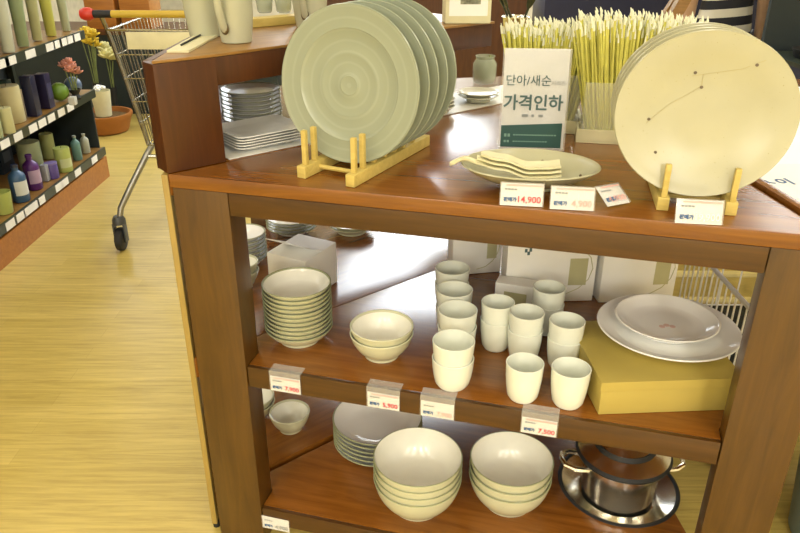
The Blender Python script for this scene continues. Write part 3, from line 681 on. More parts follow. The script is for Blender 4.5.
# square plates at the seam
def square_plate_bm(s, h, t):
    bm = bmesh.new(); rings_ = []
    def ring(half, z, rad):
        pts = []
        for k in range(4):
            cx, cy = (half-rad)*(1 if k in (0, 3) else -1), (half-rad)*(1 if k in (0, 1) else -1)
            for j in range(4):
                a = k*pi/2+j*pi/6; pts.append(bm.verts.new((cx+rad*cos(a), cy+rad*sin(a), z)))
        return pts
    rs = [ring(s*.34, 0, .012), ring(s*.36, .002, .014), ring(s*.5, h, .018), ring(s*.5-.002, h+t*.4, .018), ring(s*.36, .002+t, .014)]
    for a, b in zip(rs[:-1], rs[1:]):
        for i in range(len(a)): bm.faces.new((a[i], a[(i+1) % len(a)], b[(i+1) % len(b)], b[i]))
    bm.faces.new(rs[0][::-1]); bm.faces.new(rs[-1]); return bm
first = None
q = wing(.275, .092, 0)
for k in range(5):
    if first is None: o = first = obj('square_plate', square_plate_bm(.155, .012, .004), [M['white']])
    else: o = first.copy(); COL.objects.link(o)
    i = 4-k
    setp(o, ('%s white square plate of the stack by the seam' % ordn(i, 5)) if i in (0, 4) else 'white square plate, %s of the stack by the seam' % ordn(i, 5), 'plate', 'square plates by the seam'); o.location = (q[0], q[1], LZ+.0006+k*.0064); o.rotation_euler = (0, 0, A1+random.uniform(-.02, .02)); o.scale = (1.22, 1, 1)
q = wing(.345, .252, 0)
bowl_stack('tier_plate', 8, .155, .05, .020, .0035, .0105, (q[0], q[1], LZ), [M['white'], M['rimline']], ('white round plate', 'of the stack under the tier'), 'plate', 'round plates under the tier', curve=1.5, rimz=.002)
for (px, py, n, D, what) in ((436, 112, 3, .105, 'right of the grey-green plates'), (478, 101, 2, .12, 'left of the price sign')):
    p = P(px, py, LZ)
    bowl_stack('small_dish', n, D, .035, .018, .0035, .0102, (p.x, p.y, LZ), [M['ivory']], ('small cream dish', 'of the stack '+what), 'dish', 'small dishes '+what, curve=1.5)
# glass jar with greenery behind the dishes
M['glass'] = mat('green_tinted_glass', (.55, .6, .45), .08, alpha=.45, var=.05); M['leaf'] = mat('green_leaf', (.16, .20, .06), .5, var=.3, scale=30)
p = P(484, 82, LZ); t = thing('glass_jar', 'small glass jar with greenery under the tier end, left of the price sign', 'jar', (p.x, p.y, LZ+.001))
b = bmesh.new(); lathe(b, [(0, 0), (.035, 0), (.04, .01), (.04, .06), (.03, .075), (.033, .085), (.03, .085), (.027, .075), (.037, .058), (.037, .012), (0, .004)], 24); obj('body', b, M['glass'], t)
b = bmesh.new()
for k in range(9):
    a = k*2.4; tube(b, [(.012*cos(a), .012*sin(a), .006), (.018*cos(a), .018*sin(a), .05), (.024*cos(a+.4), .024*sin(a+.4), .075+.004*(k % 3))], .004, 5)
obj('greenery', b, M['leaf'], t)
# pitchers on the tier
M['pitcher'] = speckle('pitcher_glaze', (.47, .475, .35), (.34, .34, .23), .25, 150, .74)
def pitcher(label, px, py, r, h, ha, z=ZTIER):
    p = P(px, py, z); t = thing('pitcher', label, 'pitcher', (p.x, p.y, z+.0008), 0, 'cream pitchers on the tier')
    b = bmesh.new(); lathe(b, [(0, .004), (r*.74, .004), (r*.76, 0), (r*.80, .001), (r*.86, .02), (r*.95, h*.3), (r, h*.6), (r*.97, h*.85), (r*1.04, h), (r*1.0, h), (r*.92, h*.85), (r*.95, h*.6), (r*.9, h*.3), (r*.76, .012), (0, .01)], 40); obj('body', b, M['pitcher'], t)
    b = bmesh.new(); dx, dy = cos(ha), sin(ha)
    pts = [(r*.93*dx, r*.93*dy, h*.16), (r*1.12*dx, r*1.12*dy, h*.22), (r*1.38*dx, r*1.38*dy, h*.42), (r*1.42*dx, r*1.42*dy, h*.62), (r*1.2*dx, r*1.2*dy, h*.78), (r*.98*dx, r*.98*dy, h*.80)]
    tube(b, pts, .009, 10); obj('handle', b, M['pitcher'], t)
    b = bmesh.new(); bmesh.ops.create_uvsphere(b, u_segments=12, v_segments=8, radius=.011); bmesh.ops.scale(b, vec=(.5, 1, 1.3), verts=b.verts)
    bmesh.ops.transform(b, matrix=Matrix.Translation((r*1.0*dx, r*1.0*dy, h*.18)) @ Matrix.Rotation(ha, 4, 'Z'), verts=b.verts); obj('handle_rest', b, M['brownspot'], t)
    b = bmesh.new(); tube(b, [(-r*.9*dx, -r*.9*dy, h*.9), (-r*1.18*dx, -r*1.18*dy, h*1.0)], .012, 8, rs=[.016, .008]); obj('spout', b, M['pitcher'], t)
pitcher('cream pitcher leftmost on the tier, behind another', 206, 36, .047, .20, RAD(60))
pitcher('cream pitcher on the tier with brown-tipped handle turned to the front', 237, 42, .043, .19, RAD(-112))
pitcher('cream pitcher on the tier half behind the grey-green plates', 311, 27, .047, .19, RAD(-100))
# step at the tier's back
b = bmesh.new(); prism(b, [LA+e1*.28+n1*.315, LA+e1*.78+n1*.315, LA+e1*.78+n1*.358, LA+e1*.28+n1*.358], ZTIER+.0005, ZTIER+.022, .002); obj('tier_step', b, M['pine'], lw, True)
b = bmesh.new(); prism(b, [LA+e2*.10+Vector((.004, 0)), LA+e2*.10+Vector((.05, 0)), LA+e2*.62+Vector((.08, 0)), LA+e2*.86+Vector((.02, 0))], ZTIER+.0006, ZTIER+.005)
obj('cream_board', b, M['tray'], None, smooth=False, label='cream board lying on the left edge of the tier', cat='board')
b = bmesh.new(); tube(b, [v3(LA+e2*.16+Vector((.02, 0)), ZTIER+.0075), v3(LA+e2*.80+Vector((.05, 0)), ZTIER+.0075)], .0022, 6)
obj('dark_skewer', b, M['black'], None, label='thin dark stick lying on the cream board of the tier', cat='stick')
# small glass candle cups on the step
for (px, py, nm) in ((265, 13, 'left of the third pitcher'), (284, 13, 'close beside the third pitcher')):
    p = P(px, py, ZTIER+.022); t = thing('glass_cup', 'small clear glass cup on the tier step, '+nm, 'glass', (p.x, p.y, ZTIER+.0228), 0, 'glass cups on the tier step')
    b = bmesh.new(); lathe(b, [(0, 0), (.016, 0), (.02, .004), (.026, .055), (.0245, .055), (.0185, .008), (0, .006)], 24); obj('body', b, M['glass'], t)
    b = bmesh.new(); lathe(b, [(0, .007), (.018, .009), (.0195, .025), (0, .025)], 20); obj('filling', b, M['white'], t)
# picture carton on the tier's right end
p = P(467, 24, ZTIER); t = thing('picture_carton', 'cream carton with a small picture, standing on the right end of the tier', 'carton', (p.x, p.y+.035, ZTIER+.0008), RAD(4))
b = bmesh.new(); box(b, (0, 0, .075), (.125, .07, .15), bev=.003); obj('body', b, M['tray'], t)
b = bmesh.new(); box(b, (0, -.0354, .08), (.105, .0006, .12)); obj('front_panel', b, M['card'], t)
b = bmesh.new(); box(b, (.005, -.036, .075), (.055, .0006, .05)); obj('printed_picture', b, mat('printed_picture', (.24, .24, .16), .5, var=.9, scale=45), t)
# ladles in a steel crock, beyond the tier's end
p = P(514, 44, ZT); t = thing('steel_crock', 'steel utensil crock beyond the tier end, behind the yellow sticks', 'crock', (p.x, p.y, ZT+.0008))
b = bmesh.new(); lathe(b, [(0, 0), (.05, 0), (.055, .005), (.058, .11), (.062, .115), (.058, .116), (.054, .11), (.051, .006), (0, .004)], 32); obj('body', b, M['steel'], t)
M['darkleaf'] = mat('dark_green_lacquer', (.035, .045, .025), .22, var=.2)
for k, (dx, dy, lean) in enumerate(((-.10, -.05, 0), (-.05, -.06, 0), (.055, -.03, 0))):
    dr = Vector((dx, dy, 0)).normalized(); pe = Vector((-dr.y, dr.x, 0))
    b = bmesh.new(); base = pe*.03+Vector((0, 0, .012)); rim = dr*.043+Vector((0, 0, .117)); dv = (rim-base).normalized(); tip = rim+dv*.055
    tube(b, [base, rim, tip], .005, 8)
    bmesh.ops.create_uvsphere(b, u_segments=14, v_segments=10, radius=.05, matrix=Matrix.Translation(tip+dv*.03) @ dv.to_track_quat('Z', 'Y').to_matrix().to_4x4() @ Matrix.Diagonal((.42, .16, 1.0, 1)))
    o = obj('serving_spoon', b, M['darkleaf']); setp(o, 'dark green long-handled spoon leaning in the crock, '+('leftmost', 'between the other two', 'rightmost')[k], 'spoon', 'dark spoons in the crock'); o.location = (p.x, p.y, ZT+.001)

# ------------------------------------------------------------------ yellow stick trays on the front table
def stick_tray(label, c, s, rz, n, hgt, where):
    t = thing('stick_tray', label, 'tray', (c[0], c[1], ZT+.0008), rz)
    b = bmesh.new(); box(b, (0, 0, .003), (s[0], s[1], .006))
    for (x, y, a, bb) in ((0, s[1]/2-.003, s[0], .006), (0, -s[1]/2+.003, s[0], .006), (s[0]/2-.003, 0, .006, s[1]-.012), (-s[0]/2+.003, 0, .006, s[1]-.012)): box(b, (x, y, .018), (a, bb, .028))
    obj('body', b, M['tray'], t, smooth=False)
    b = bmesh.new()
    for (x, y, a, bb) in ((0, -s[1]/2+.008, s[0]-.02, .0012), (0, s[1]/2-.008, s[0]-.02, .0012), (s[0]/2-.008, 0, .0012, s[1]-.02), (-s[0]/2+.008, 0, .0012, s[1]-.02)): box(b, (x, y, .075), (a, bb, .135))
    obj('clear_sleeve', b, M['film'], t, smooth=False)
    global stick_me
    if stick_me is None:
        b = bmesh.new(); tube(b, [(0, 0, 0), (0, 0, .220)], .0025, 6); nf = len(b.faces)
        tube(b, [(0, 0, .2205), (.002, .001, .228), (-.001, .002, .236)], .002, 6, rs=[.0026, .0030, .0008])
        for f in list(b.faces)[nf:]: f.material_index = 1
        o = obj('yellow_stick', b, [M['stick'], M['sticktip']]); stick_me = o.data; bpy.data.objects.remove(o)
    cols = max(1, int(n**.5*1.25)); rows_ = math.ceil(n/cols); k = 0
    R4 = Matrix.Rotation(rz, 4, 'Z')
    for i in range(cols):
        for j in range(rows_):
            if k >= n: break
            k += 1
            fx, fy = (i+.5)/cols-.5, (j+.5)/rows_-.5
            lp = R4 @ Vector((fx*(s[0]-.05), fy*(s[1]-.045), .0075))
            o = bpy.data.objects.new('yellow_stick', stick_me); COL.objects.link(o)
            o.location = (c[0]+lp.x, c[1]+lp.y, ZT+lp.z); o.rotation_euler = (-fy*.10+random.uniform(-.010, .010), fx*.40+random.uniform(-.03, .03), rz); o.scale = (1, 1, hgt*random.uniform(.94, 1.04))
            setp(o, 'yellow pale-tipped stick standing in the '+where, 'stick', 'yellow sticks in the '+where)
    b = bmesh.new(); rnd = random.Random(n)
    for q in range(320):
        fx, fy = rnd.uniform(-.5, .5), rnd.uniform(-.5, .5); lp = R4 @ Vector((fx*(s[0]-.05), fy*(s[1]-.045), .0075)); hh = .225*hgt*rnd.uniform(.9, 1.03)
        tp = lp+R4 @ Vector((fx*.42*hh+rnd.uniform(-.016, .016), fy*.10*hh, hh)); md_ = lp+(tp-lp)*.92; nf = len(b.faces)
        tube(b, [lp, md_], .0022, 5); n2 = len(b.faces); tube(b, [md_+(tp-lp)*.001, tp], .003, 5, rs=[.0026, .0008]); b.faces.ensure_lookup_table()
        for f in list(b.faces)[n2:]: f.material_index = 1
    o = obj('stick_bundle', b, [M['stick'], M['sticktip']], label='remaining thin yellow sticks packed between the others in the '+where, cat='sticks', kind='stuff'); o.location = (c[0], c[1], ZT)
stick_me = None
p = P(593, 146, ZT)
stick_tray('cream tray of yellow sticks behind the cream plates', (p.x+.095, p.y+.085, ZT), (.235, .16), RAD(-11), 160, 1.2, 'right tray')
p = P(548, 136, ZT)
stick_tray('cream tray of yellow sticks behind the price sign', (p.x+.006, p.y+.10, ZT), (.185, .14), RAD(-11), 140, 1.08, 'left tray')

# ------------------------------------------------------------------ left aisle shelving
XS = P(3, 269, 0).x
SY0, SY1 = 1.3, P(104, 176, 0).y
su = thing('aisle_shelving', 'dark shelving unit along the left aisle with orange base board and price rails', 'shelving', (XS-.24, (SY0+SY1)/2, 0))
def wbox(x0, x1, y0, y1, z0, z1, bev=0): b = bmesh.new(); box(b, ((x0+x1)/2, (y0+y1)/2, (z0+z1)/2), (x1-x0, y1-y0, z1-z0), bev=bev); return b
obj('base_board', wbox(XS-.02, XS, SY0, SY1, 0, .135), M['fascia'], su, True)
obj('base_end', wbox(XS-.5, XS-.021, SY1-.02, SY1, 0, .135), M['fascia'], su, True)
obj('end_panel', wbox(XS-.5, XS-.03, SY1-.012, SY1, .19, .522), M['darkteal'], su, True)
obj('back_panel', wbox(XS-.52, XS-.501, SY0, SY1, 0, 1.9), M['darkteal'], su, True)
SZ = {}
for nm, z in (('low', .184), ('mid', .553), ('top', .905)):
    SZ[nm] = z+.0105
    obj('shelf_board', wbox(XS-.5, XS-.012, SY0, SY1, z-.012, z+.01), M['tan'], su, True)
    r = obj('price_rail', wbox(XS-.011, XS+.002, SY0, SY1, z-.036, z+.012), M['rail'], su, True)
    tags = {'low': [(11, 229), (21, 219), (28, 214), (35, 206), (41, 202), (59, 189), (65, 185), (78, 175), (94, 160)], 'mid': [(5, 146), (18, 138), (33, 130), (42, 124), (51, 119), (61, 113), (70, 108)], 'top': [(3, 64), (10, 61), (30, 54), (50, 47), (57, 44), (63, 42), (70, 40), (76, 38)]}[nm]
    for (tx, ty) in tags:
        y = PX(tx, ty, XS).y; b = bmesh.new(); box(b, (XS+.0035, y, z-.013), (.002, .085 if nm != 'top' else .105, .040)); obj('price_tag', b, M['tag'], r if False else su, True)
for y in (SY0+.03, SY1-.03): obj('upright', wbox(XS-.50, XS-.46, y-.015, y+.015, .19, 1.9), M['rail'], su, True)

GC = {}
def gmat(c, rough=.35, **k):
    if c not in GC: GC[c] = mat('glaze_%d' % len(GC), c, rough, var=.06, **k)
    return GC[c]
def good(kind, label, cat, px, py, top, wpx, zs, col, cap=None, lab=None, tilt=0.0, back=0.0):
    p = P(px, py, zs); p.x -= back; d = (p-CAM).dot(Fw); r = wpx*d/FPX/2; h = max(.03, PY(px, top, p.y).z-zs)
    t = thing(kind, label, cat, (p.x-r*.6, p.y, zs+.001), 0); t.rotation_euler = (tilt, 0, 0); t.location.z += .62*r*abs(sin(tilt))+.001
    b = bmesh.new()
    if kind.endswith('box') or kind.endswith('carton'): box(b, (0, 0, h/2), (r*1.6, r*1.7, h), bev=.004)
    elif 'bottle' in kind: lathe(b, [(0, 0), (r*.9, 0), (r, .006), (r, h*.66), (r*.9, h*.74), (r*.38, h*.84), (r*.36, h*.93), (0, h*.93)], 24)
    elif 'ball' in kind: lathe(b, [(0, 0)]+[(max(.001, h/2*sin(a)), h/2-h/2*cos(a)) for a in [i*pi/12 for i in range(1, 12)]]+[(0, h)], 24)
    elif 'vase' in kind: lathe(b, [(0, 0), (r*.55, 0), (r*.6, .006), (r*.7, h*.4), (r, h), (r*.95, h), (r*.66, h*.4), (r*.5, .02), (0, .015)], 28)
    elif 'tumbler' in kind: lathe(b, [(0, 0), (r*.8, 0), (r*.84, .004), (r, h), (r*.95, h), (r*.78, .012), (0, .01)], 24)
    else: lathe(b, [(0, 0), (r*.96, 0), (r, .004), (r, h*.97), (r*.96, h), (r*.2, h*.985), (0, h*.98)], 28)
    obj('body', b, gmat(col), t)
    if cap:
        b = bmesh.new()
        if 'bottle' in kind: lathe(b, [(0, h*.93), (r*.42, h*.93), (r*.42, h), (0, h)], 20)
        elif 'candle' in kind: tube(b, [(0, 0, h*.97), (.001, 0, h+.012)], .0015, 6)
        else: lathe(b, [(0, h*.985), (r*1.02, h*.985), (r*1.02, h*1.08), (0, h*1.1)], 24)
        obj('wick' if 'candle' in kind else 'cap', b, gmat(cap), t)
    if lab:
        b = bmesh.new(); N = 8
        rr = r+.0008
        if kind.endswith('box'): box(b, (r*.8+.0006, 0, h*.5), (.0008, r*1.2, h*.45))
        else:
            vs = [[b.verts.new((rr*cos(a), rr*sin(a), z)) for a in [RAD(-75+150*i/N-15) for i in range(N+1)]] for z in (h*.2, h*.58)]
            for i in range(N): b.faces.new((vs[0][i], vs[0][i+1], vs[1][i+1], vs[1][i]))
        obj('label_sticker', b, gmat(lab), t)
    return t
Lz, Mz, Tz = SZ['low'], SZ['mid'], SZ['top']
LIME, PG, TEAL, BLUE, PURP, VIO, CRM = (.38, .44, .12), (.42, .48, .28), (.12, .24, .22), (.04, .10, .20), (.09, .02, .16), (.10, .07, .26), (.58, .53, .30)
good('candle_tumbler', 'lime green candle tumbler near the left edge on the low shelf', 'candle', 11, 213, 192, 18, Lz, LIME)
good('candle_jar', 'green candle jar behind the lime tumbler on the low shelf', 'candle', 6, 196, 172, 17, Lz, (.30, .38, .12), cap=LIME, back=.05)
good('shampoo_bottle', 'dark blue bottle with white label on the low shelf', 'bottle', 27, 201, 165, 16, Lz, BLUE, cap=(.03, .04, .08), lab=(.6, .62, .6))
good('shampoo_bottle', 'purple bottle with pinkish label on the low shelf', 'bottle', 40, 189, 155, 15, Lz, PURP, cap=PURP, lab=(.42, .30, .44))
good('small_box', 'small pale box between the purple bottle and the violet jar', 'box', 49, 181, 165, 8, Lz, (.35, .36, .38))
good('cream_jar', 'small violet jar on the low shelf', 'jar', 57, 178, 164, 12, Lz, VIO, cap=(.2, .16, .38))
good('candle_jar', 'wide pale green jar at the back of the low shelf', 'jar', 50, 170, 142, 22, Lz, PG, cap=PG, back=.06)
good('pillar_candle', 'lime pillar candle at the front of the low shelf', 'candle', 70, 171, 148, 15, Lz, LIME, cap=(.05, .05, .03), lab=(.5, .55, .3))
good('candle_jar', 'yellow green jar behind the lime pillar candle', 'jar', 64, 158, 134, 13, Lz, (.42, .46, .18), cap=LIME, back=.06)
good('shampoo_bottle', 'blue green bottle near the shelf end on the low shelf', 'bottle', 81, 160, 136, 9, Lz, TEAL, cap=(.3, .34, .3))
good('shampoo_bottle', 'pale bottle last before the shelf end on the low shelf', 'bottle', 89, 153, 134, 8, Lz, (.40, .42, .34), cap=(.5, .5, .4))
good('pillar_candle', 'tall cream pillar candle on the middle aisle shelf', 'candle', 21, 122, 86, 23, Mz, CRM, cap=(.05, .05, .03))
good('twisted_candle', 'short cream candle before the tall pillar candle', 'candle', 13, 133, 108, 13, Mz, (.52, .50, .26), cap=(.05, .05, .03))
good('glass_tumbler', 'pale green tumbler at the left picture edge on the middle aisle shelf', 'glass', 2, 138, 105, 12, Mz, PG)
good('navy_box', 'dark navy box beside the tall cream candle', 'box', 39, 116, 76, 13, Mz, (.014, .016, .045))
good('navy_box', 'dark navy box beside the green ball', 'box', 52, 108, 74, 14, Mz, (.018, .016, .055), lab=(.05, .05, .12))
good('teal_box', 'dull teal box behind the tall cream candle', 'box', 32, 108, 80, 10, Mz, (.05, .10, .09), back=.1)
good('glass_ball', 'bright green ball on the middle aisle shelf', 'ball', 66, 101, 83, 16, Mz, (.14, .26, .03))
good('glass_ball', 'blue grey ball at the end of the middle aisle shelf', 'ball', 78, 94, 77, 11, Mz, (.10, .15, .25))
good('small_box', 'small white box at the end of the middle aisle shelf', 'box', 76, 105, 97, 8, Mz, (.6, .6, .55))
for zs, nm, ys, cols in ((Mz, 'middle', (2.55, 2.75, 2.98, 3.2, 3.75, 4.0), ((.02, .03, .07), (.05, .10, .09), (.10, .13, .06), (.02, .02, .05), (.03, .03, .08), (.05, .08, .10))), (Lz, 'low', (2.55, 2.8, 3.0, 3.25, 3.5, 3.75, 4.0), ((.03, .05, .10), (.16, .20, .08), (.02, .03, .07), (.06, .09, .12), (.05, .03, .10), (.10, .15, .12), (.03, .05, .08)))):
    for k, (y, c_) in enumerate(zip(ys, cols)):
        t = thing('tall_box', 'dark tall box, %s from the near end of the %s shelf back row' % (('first', 'second', 'third', 'fourth', 'fifth', 'sixth', 'seventh')[k], nm), 'box', (XS-.41, y, zs+.001), 0, 'boxes in the back row of the %s aisle shelf' % nm)
        hh = .20+.02*(k % 3); b = bmesh.new(); box(b, (0, 0, hh/2), (.10, .14, hh), bev=.004); obj('body', b, gmat(c_), t)
        b = bmesh.new(); box(b, (.0506, 0, hh*.45), (.0008, .08, hh*.3)); obj('label_sticker', b, gmat(tuple(min(1, q*2+.08) for q in c_)), t)
# wrapped flowers and tall vases on the top shelf
for (px, py, top, wpx, col, tilt, label) in ((4, 58, -40, 24, (.38, .42, .28), -.10, 'pale green wrapped bunch at the left picture edge, top shelf'), (19, 53, -60, 20, (.52, .54, .44), -.06, 'whitish wrapped bunch on the top shelf'), (33, 47, -50, 18, (.26, .32, .17), -.06, 'dull green wrapped bunch on the top shelf'), (46, 41, -50, 15, (.40, .40, .20), -.08, 'olive wrapped bunch on the top shelf'), (60, 36, -60, 16, (.46, .46, .10), 0, 'yellow green tall vase on the top shelf'), (74, 31, -60, 13, (.42, .45, .30), 0, 'pale green tall vase at the end of the top shelf')):
    t = good('tall_vase' if tilt == 0 else 'wrapped_bunch_vase', label, 'vase' if tilt == 0 else 'flower bunch', px, py, top, wpx, Tz, col, tilt=tilt, back=.02)

# flowers and planter beyond the shelving
M['petal_y'] = mat('yellow_petals', (.62, .44, .03), .6, var=.3, scale=50); M['petal_c'] = mat('cream_petals', (.66, .62, .28), .6, var=.2); M['petal_p'] = mat('pink_petals', (.55, .24, .17), .6, var=.5, scale=40); M['terra'] = mat('orange_terracotta', (.36, .13, .025), .5)
def flower_head(b, c, r, n=9):
    c = Vector(c)
    for k in range(n):
        a = k*2.399; e = .2+1.1*k/n; dv = Vector((cos(a)*sin(e), sin(a)*sin(e), cos(e)))
        bmesh.ops.create_uvsphere(b, u_segments=8, v_segments=6, radius=r*.5, matrix=Matrix.Translation(c+dv*r*.6) @ dv.to_track_quat('Z', 'Y').to_matrix().to_4x4() @ Matrix.Diagonal((.8, .35, 1.1, 1)))
pv = P(107, 131, 0)
t = thing('planter_tub', 'round orange tub on the floor beyond the shelving, holding a cream bucket', 'planter', (pv.x, pv.y, 0))
b = bmesh.new(); lathe(b, [(0, 0), (.15, 0), (.17, .01), (.20, .10), (.215, .13), (.215, .15), (.195, .15), (.185, .10), (.15, .03), (0, .03)], 36); obj('body', b, M['terra'], t)
b = bmesh.new(); lathe(b, [(0, .031), (.152, .031), (.185, .10), (.186, .115), (0, .12)], 30); obj('soil', b, mat('dark_soil', (.12, .07, .02), .9, var=.4, scale=60), t)
t = thing('flower_bucket', 'cream bucket with white blooms standing in the orange tub', 'bucket', (pv.x+.0, pv.y, .121))
b = bmesh.new(); lathe(b, [(0, 0), (.055, 0), (.06, .005), (.075, .20), (.071, .20), (.055, .012), (0, .01)], 28); obj('body', b, M['tray'], t)
b = bmesh.new()
for k in range(8): flower_head(b, (.045*cos(k*2.4)*(k % 3)/2, .045*sin(k*2.4)*(k % 3)/2, .20+.012*(k % 2)), .028, 7)
obj('bloom', b, M['white'], t)
t = thing('flower_pot', 'small pale pot standing beside the orange tub near the shelf end', 'pot', (pv.x-.30, pv.y-.15, 0))
b = bmesh.new(); lathe(b, [(0, 0), (.06, 0), (.065, .005), (.085, .26), (.09, .27), (.08, .27), (.06, .012), (0, .01)], 28); obj('body', b, M['tray'], t)
b = bmesh.new()
for k in range(5): flower_head(b, (.04*cos(k*2.4), .04*sin(k*2.4), .27), .03, 6)
obj('bloom', b, M['white'], t)
def flower_stand(label, px, py, y, petal, nh, spread, r, z0=0.0, vr=.03, vh=.5):
    p = PY(px, py, y); t = thing('flower_vase', label, 'flowers', (p.x, p.y, z0))
    hz = p.z-z0
    b = bmesh.new(); lathe(b, [(0, 0), (vr*.9, 0), (vr, .01), (vr*.7, hz*vh*.5), (vr*1.2, hz*vh), (vr*1.1, hz*vh), (vr*.6, hz*vh*.5), (0, .02)], 28); obj('vase', b, M['black'], t)
    b = bmesh.new(); hb = bmesh.new()
    for k in range(nh):
        a = k*2.399; q = (spread*cos(a)*(.3+.7*k/nh), spread*sin(a)*(.3+.7*k/nh), hz+spread*.7*sin(k*1.7))
        tube(b, [(vr*.4*cos(a), vr*.4*sin(a), hz*vh*.8), (q[0]*.5, q[1]*.5, hz*(vh+.2)), (q[0], q[1], q[2]-.01)], .004, 5)
        flower_head(hb, q, r, 9)
    obj('stem', b, M['leaf'], t); obj('flower_heads', hb, petal, t)
flower_stand('yellow flowers in a tall dark vase beyond the shelf end', 89, 41, 5.92, M['petal_y'], 7, .075, .055)
flower_stand('cream flowers in a tall dark vase behind the shopping cart', 107, 56, 6.1, M['petal_c'], 4, .055, .07)
pk = P(69, 100, Mz)
flower_stand('pink flowers in a small black vase on the middle aisle shelf', 71, 70, pk.y+.02, M['petal_p'], 5, .040, .038, z0=Mz+.001, vr=.028, vh=.35)

# ------------------------------------------------------------------ shopping cart
wc_ = P(121, 249, 0)
CX = wc_.x+.30; CY = wc_.y
ct = thing('shopping_cart', 'steel wire shopping cart with yellow handle parked in the left aisle', 'shopping cart', (CX, CY, 0))
hz = PY(100, 14, CY).z
b = bmesh.new(); tube(b, [(-.155, 0, hz), (.25, 0, hz)], .016, 12); hd = obj('handle_bar', b, mat('yellow_handle', (.55, .38, .04), .4), ct)
b = bmesh.new(); tube(b, [(-.245, 0, hz), (-.154, 0, hz)], .0165, 12); obj('handle_sleeve', b, M['black'], hd)
b = bmesh.new(); lathe(b, [(0, -.03), (.02, -.028), (.028, -.01), (.028, .012), (.02, .028), (0, .03)], 16, mtx=Matrix.Translation((-.262, 0, hz)) @ Matrix.Rotation(pi/2, 4, 'Y')); obj('handle_end', b, mat('red_plastic', (.50, .03, .015), .4), hd)
bz0, bz1 = .52, hz-.07
def bp(u, v, w):   # u across -1..1, v depth 0..1, w height 0..1
    half = .115+.075*w; return (u*half, .02+.06*(1-w)+v*(.62+.16*w), bz0+(bz1-bz0)*w+.0)
b = bmesh.new()
for w_ in (0, .2, .4, .6, .8, 1.0):
    tube(b, [bp(-1, 0, w_), bp(1, 0, w_), bp(1, 1, w_), bp(-1, 1, w_)], .0055 if w_ == 1 else .003, 6, closed=True)
for i in range(13):
    u = -1+2*i/12; tube(b, [bp(u, 0, 0), bp(u, 0, 1)], .0025, 5); tube(b, [bp(u, 1, 0), bp(u, 1, 1)], .0025, 5); tube(b, [bp(u, 0, 0), bp(u, 1, 0)], .0025, 5)
for i in range(1, 16):
    v = i/16
    for u in (-1, 1): tube(b, [bp(u, v, 0), bp(u, v, 1)], .0025, 5)
obj('basket', b, M['chrome'], ct)
b = bmesh.new(); box(b, (.04, .012, bz1-.045), (.30, .006, .075), bev=.002); obj('seat_flap', b, M['tray'], ct)
for u in (-1, 1):
    b = bmesh.new(); tube(b, [(u*.205, 0, hz), (u*.20, .03, hz-.06), bp(u*1.03, .02, .9), bp(u*1.03, .05, .0)], .011, 8); obj('back_frame', b, M['chrome'], ct)
for u in (-1, 1):
    b = bmesh.new(); tube(b, [bp(u*.95, .10, -.02), (u*.135, .10, bz0-.06), (u*.215, .05, .32), (u*.268, .01, .22), (u*.285, 0, .14)], .0155, 10); obj('leg', b, M['greysteel'], ct)
    b = bmesh.new(); tube(b, [bp(u*.9, .8, -.02), (u*.16, .60, .30), (u*.17, .62, .14)], .0155, 10); obj('leg', b, M['greysteel'], ct)
for (x, y) in ((-.285, 0), (.285, 0), (-.17, .62), (.17, .62)):
    b = bmesh.new(); lathe(b, [(0, .18), (.024, .18), (.032, .165), (.033, .14), (0, .135)], 16)
    for s_ in (-1, 1): box(b, (s_*.026, -.005, .095), (.007, .04, .10), bev=.001)
    c_ = obj('caster', b, M['greyplastic'], ct); c_.location = (x, y, 0)
    b = bmesh.new(); lathe(b, [(0, -.019), (.045, -.019), (.058, -.013), (.0605, 0), (.058, .013), (.045, .019), (0, .019)], 28, mtx=Matrix.Translation((0, -.012, .0615)) @ Matrix.Rotation(pi/2, 4, 'Y')); obj('wheel', b, M['black'], c_)
b = bmesh.new(); tube(b, [(-.135, .10, bz0-.06), (.135, .10, bz0-.06)], .008, 8); tube(b, [(-.135, .10, bz0-.06), (-.16, .60, .30)], .010, 8); tube(b, [(.135, .10, bz0-.06), (.16, .60, .30)], .010, 8); obj('under_frame', b, M['chrome'], ct)

# ------------------------------------------------------------------ under the right wing
a = P(706, 264, .58); c = P(752, 306, .58)
bx = (a.x+c.x)/2
t = thing('wire_basket', 'steel wire basket on a dark board under the right table wing', 'basket', (bx+.22, 1.90, 0))
b = bmesh.new(); y0, y1, x1 = 1.66, 2.12, bx+.44
for z in (.352,): tube(b, [(bx, y0, z), (x1, y0, z), (x1, y1, z), (bx, y1, z)], .003, 6, closed=True)
for k in range(15):
    y = y0+(y1-y0)*k/14; tube(b, [(bx, y, .58), (bx, y, .35)], .003, 5); tube(b, [(x1, y, .35), (x1, y, .58)], .003, 5)
for k in range(1, 7):
    x = bx+(x1-bx)*k/7; tube(b, [(x, y0, .58), (x, y0, .35)], .003, 5); tube(b, [(x, y1, .35), (x, y1, .58)], .003, 5)
obj('wires', b, M['paper'], t, True)
b = bmesh.new(); tube(b, [(bx, y0, .58), (x1, y0, .58), (x1, y1, .58), (bx, y1, .58)], .0085, 8, closed=True); obj('rim', b, M['paper'], t, True)
obj('dark_base', wbox(bx-.02, x1+.01, y0-.02, y1+.02, .312, .342), M['darkteal'], t, True)
for (x, y) in ((bx+.03, y0+.03), (x1-.03, y0+.03), (bx+.03, y1-.03), (x1-.03, y1-.03)): obj('leg', wbox(x-.015, x+.015, y-.015, y+.015, 0, .3115), M['rail'], t, True)
t = thing('slatted_crate', 'yellow wooden slatted crate behind the wire basket under the right wing', 'crate', (1.25, 2.4, 0))
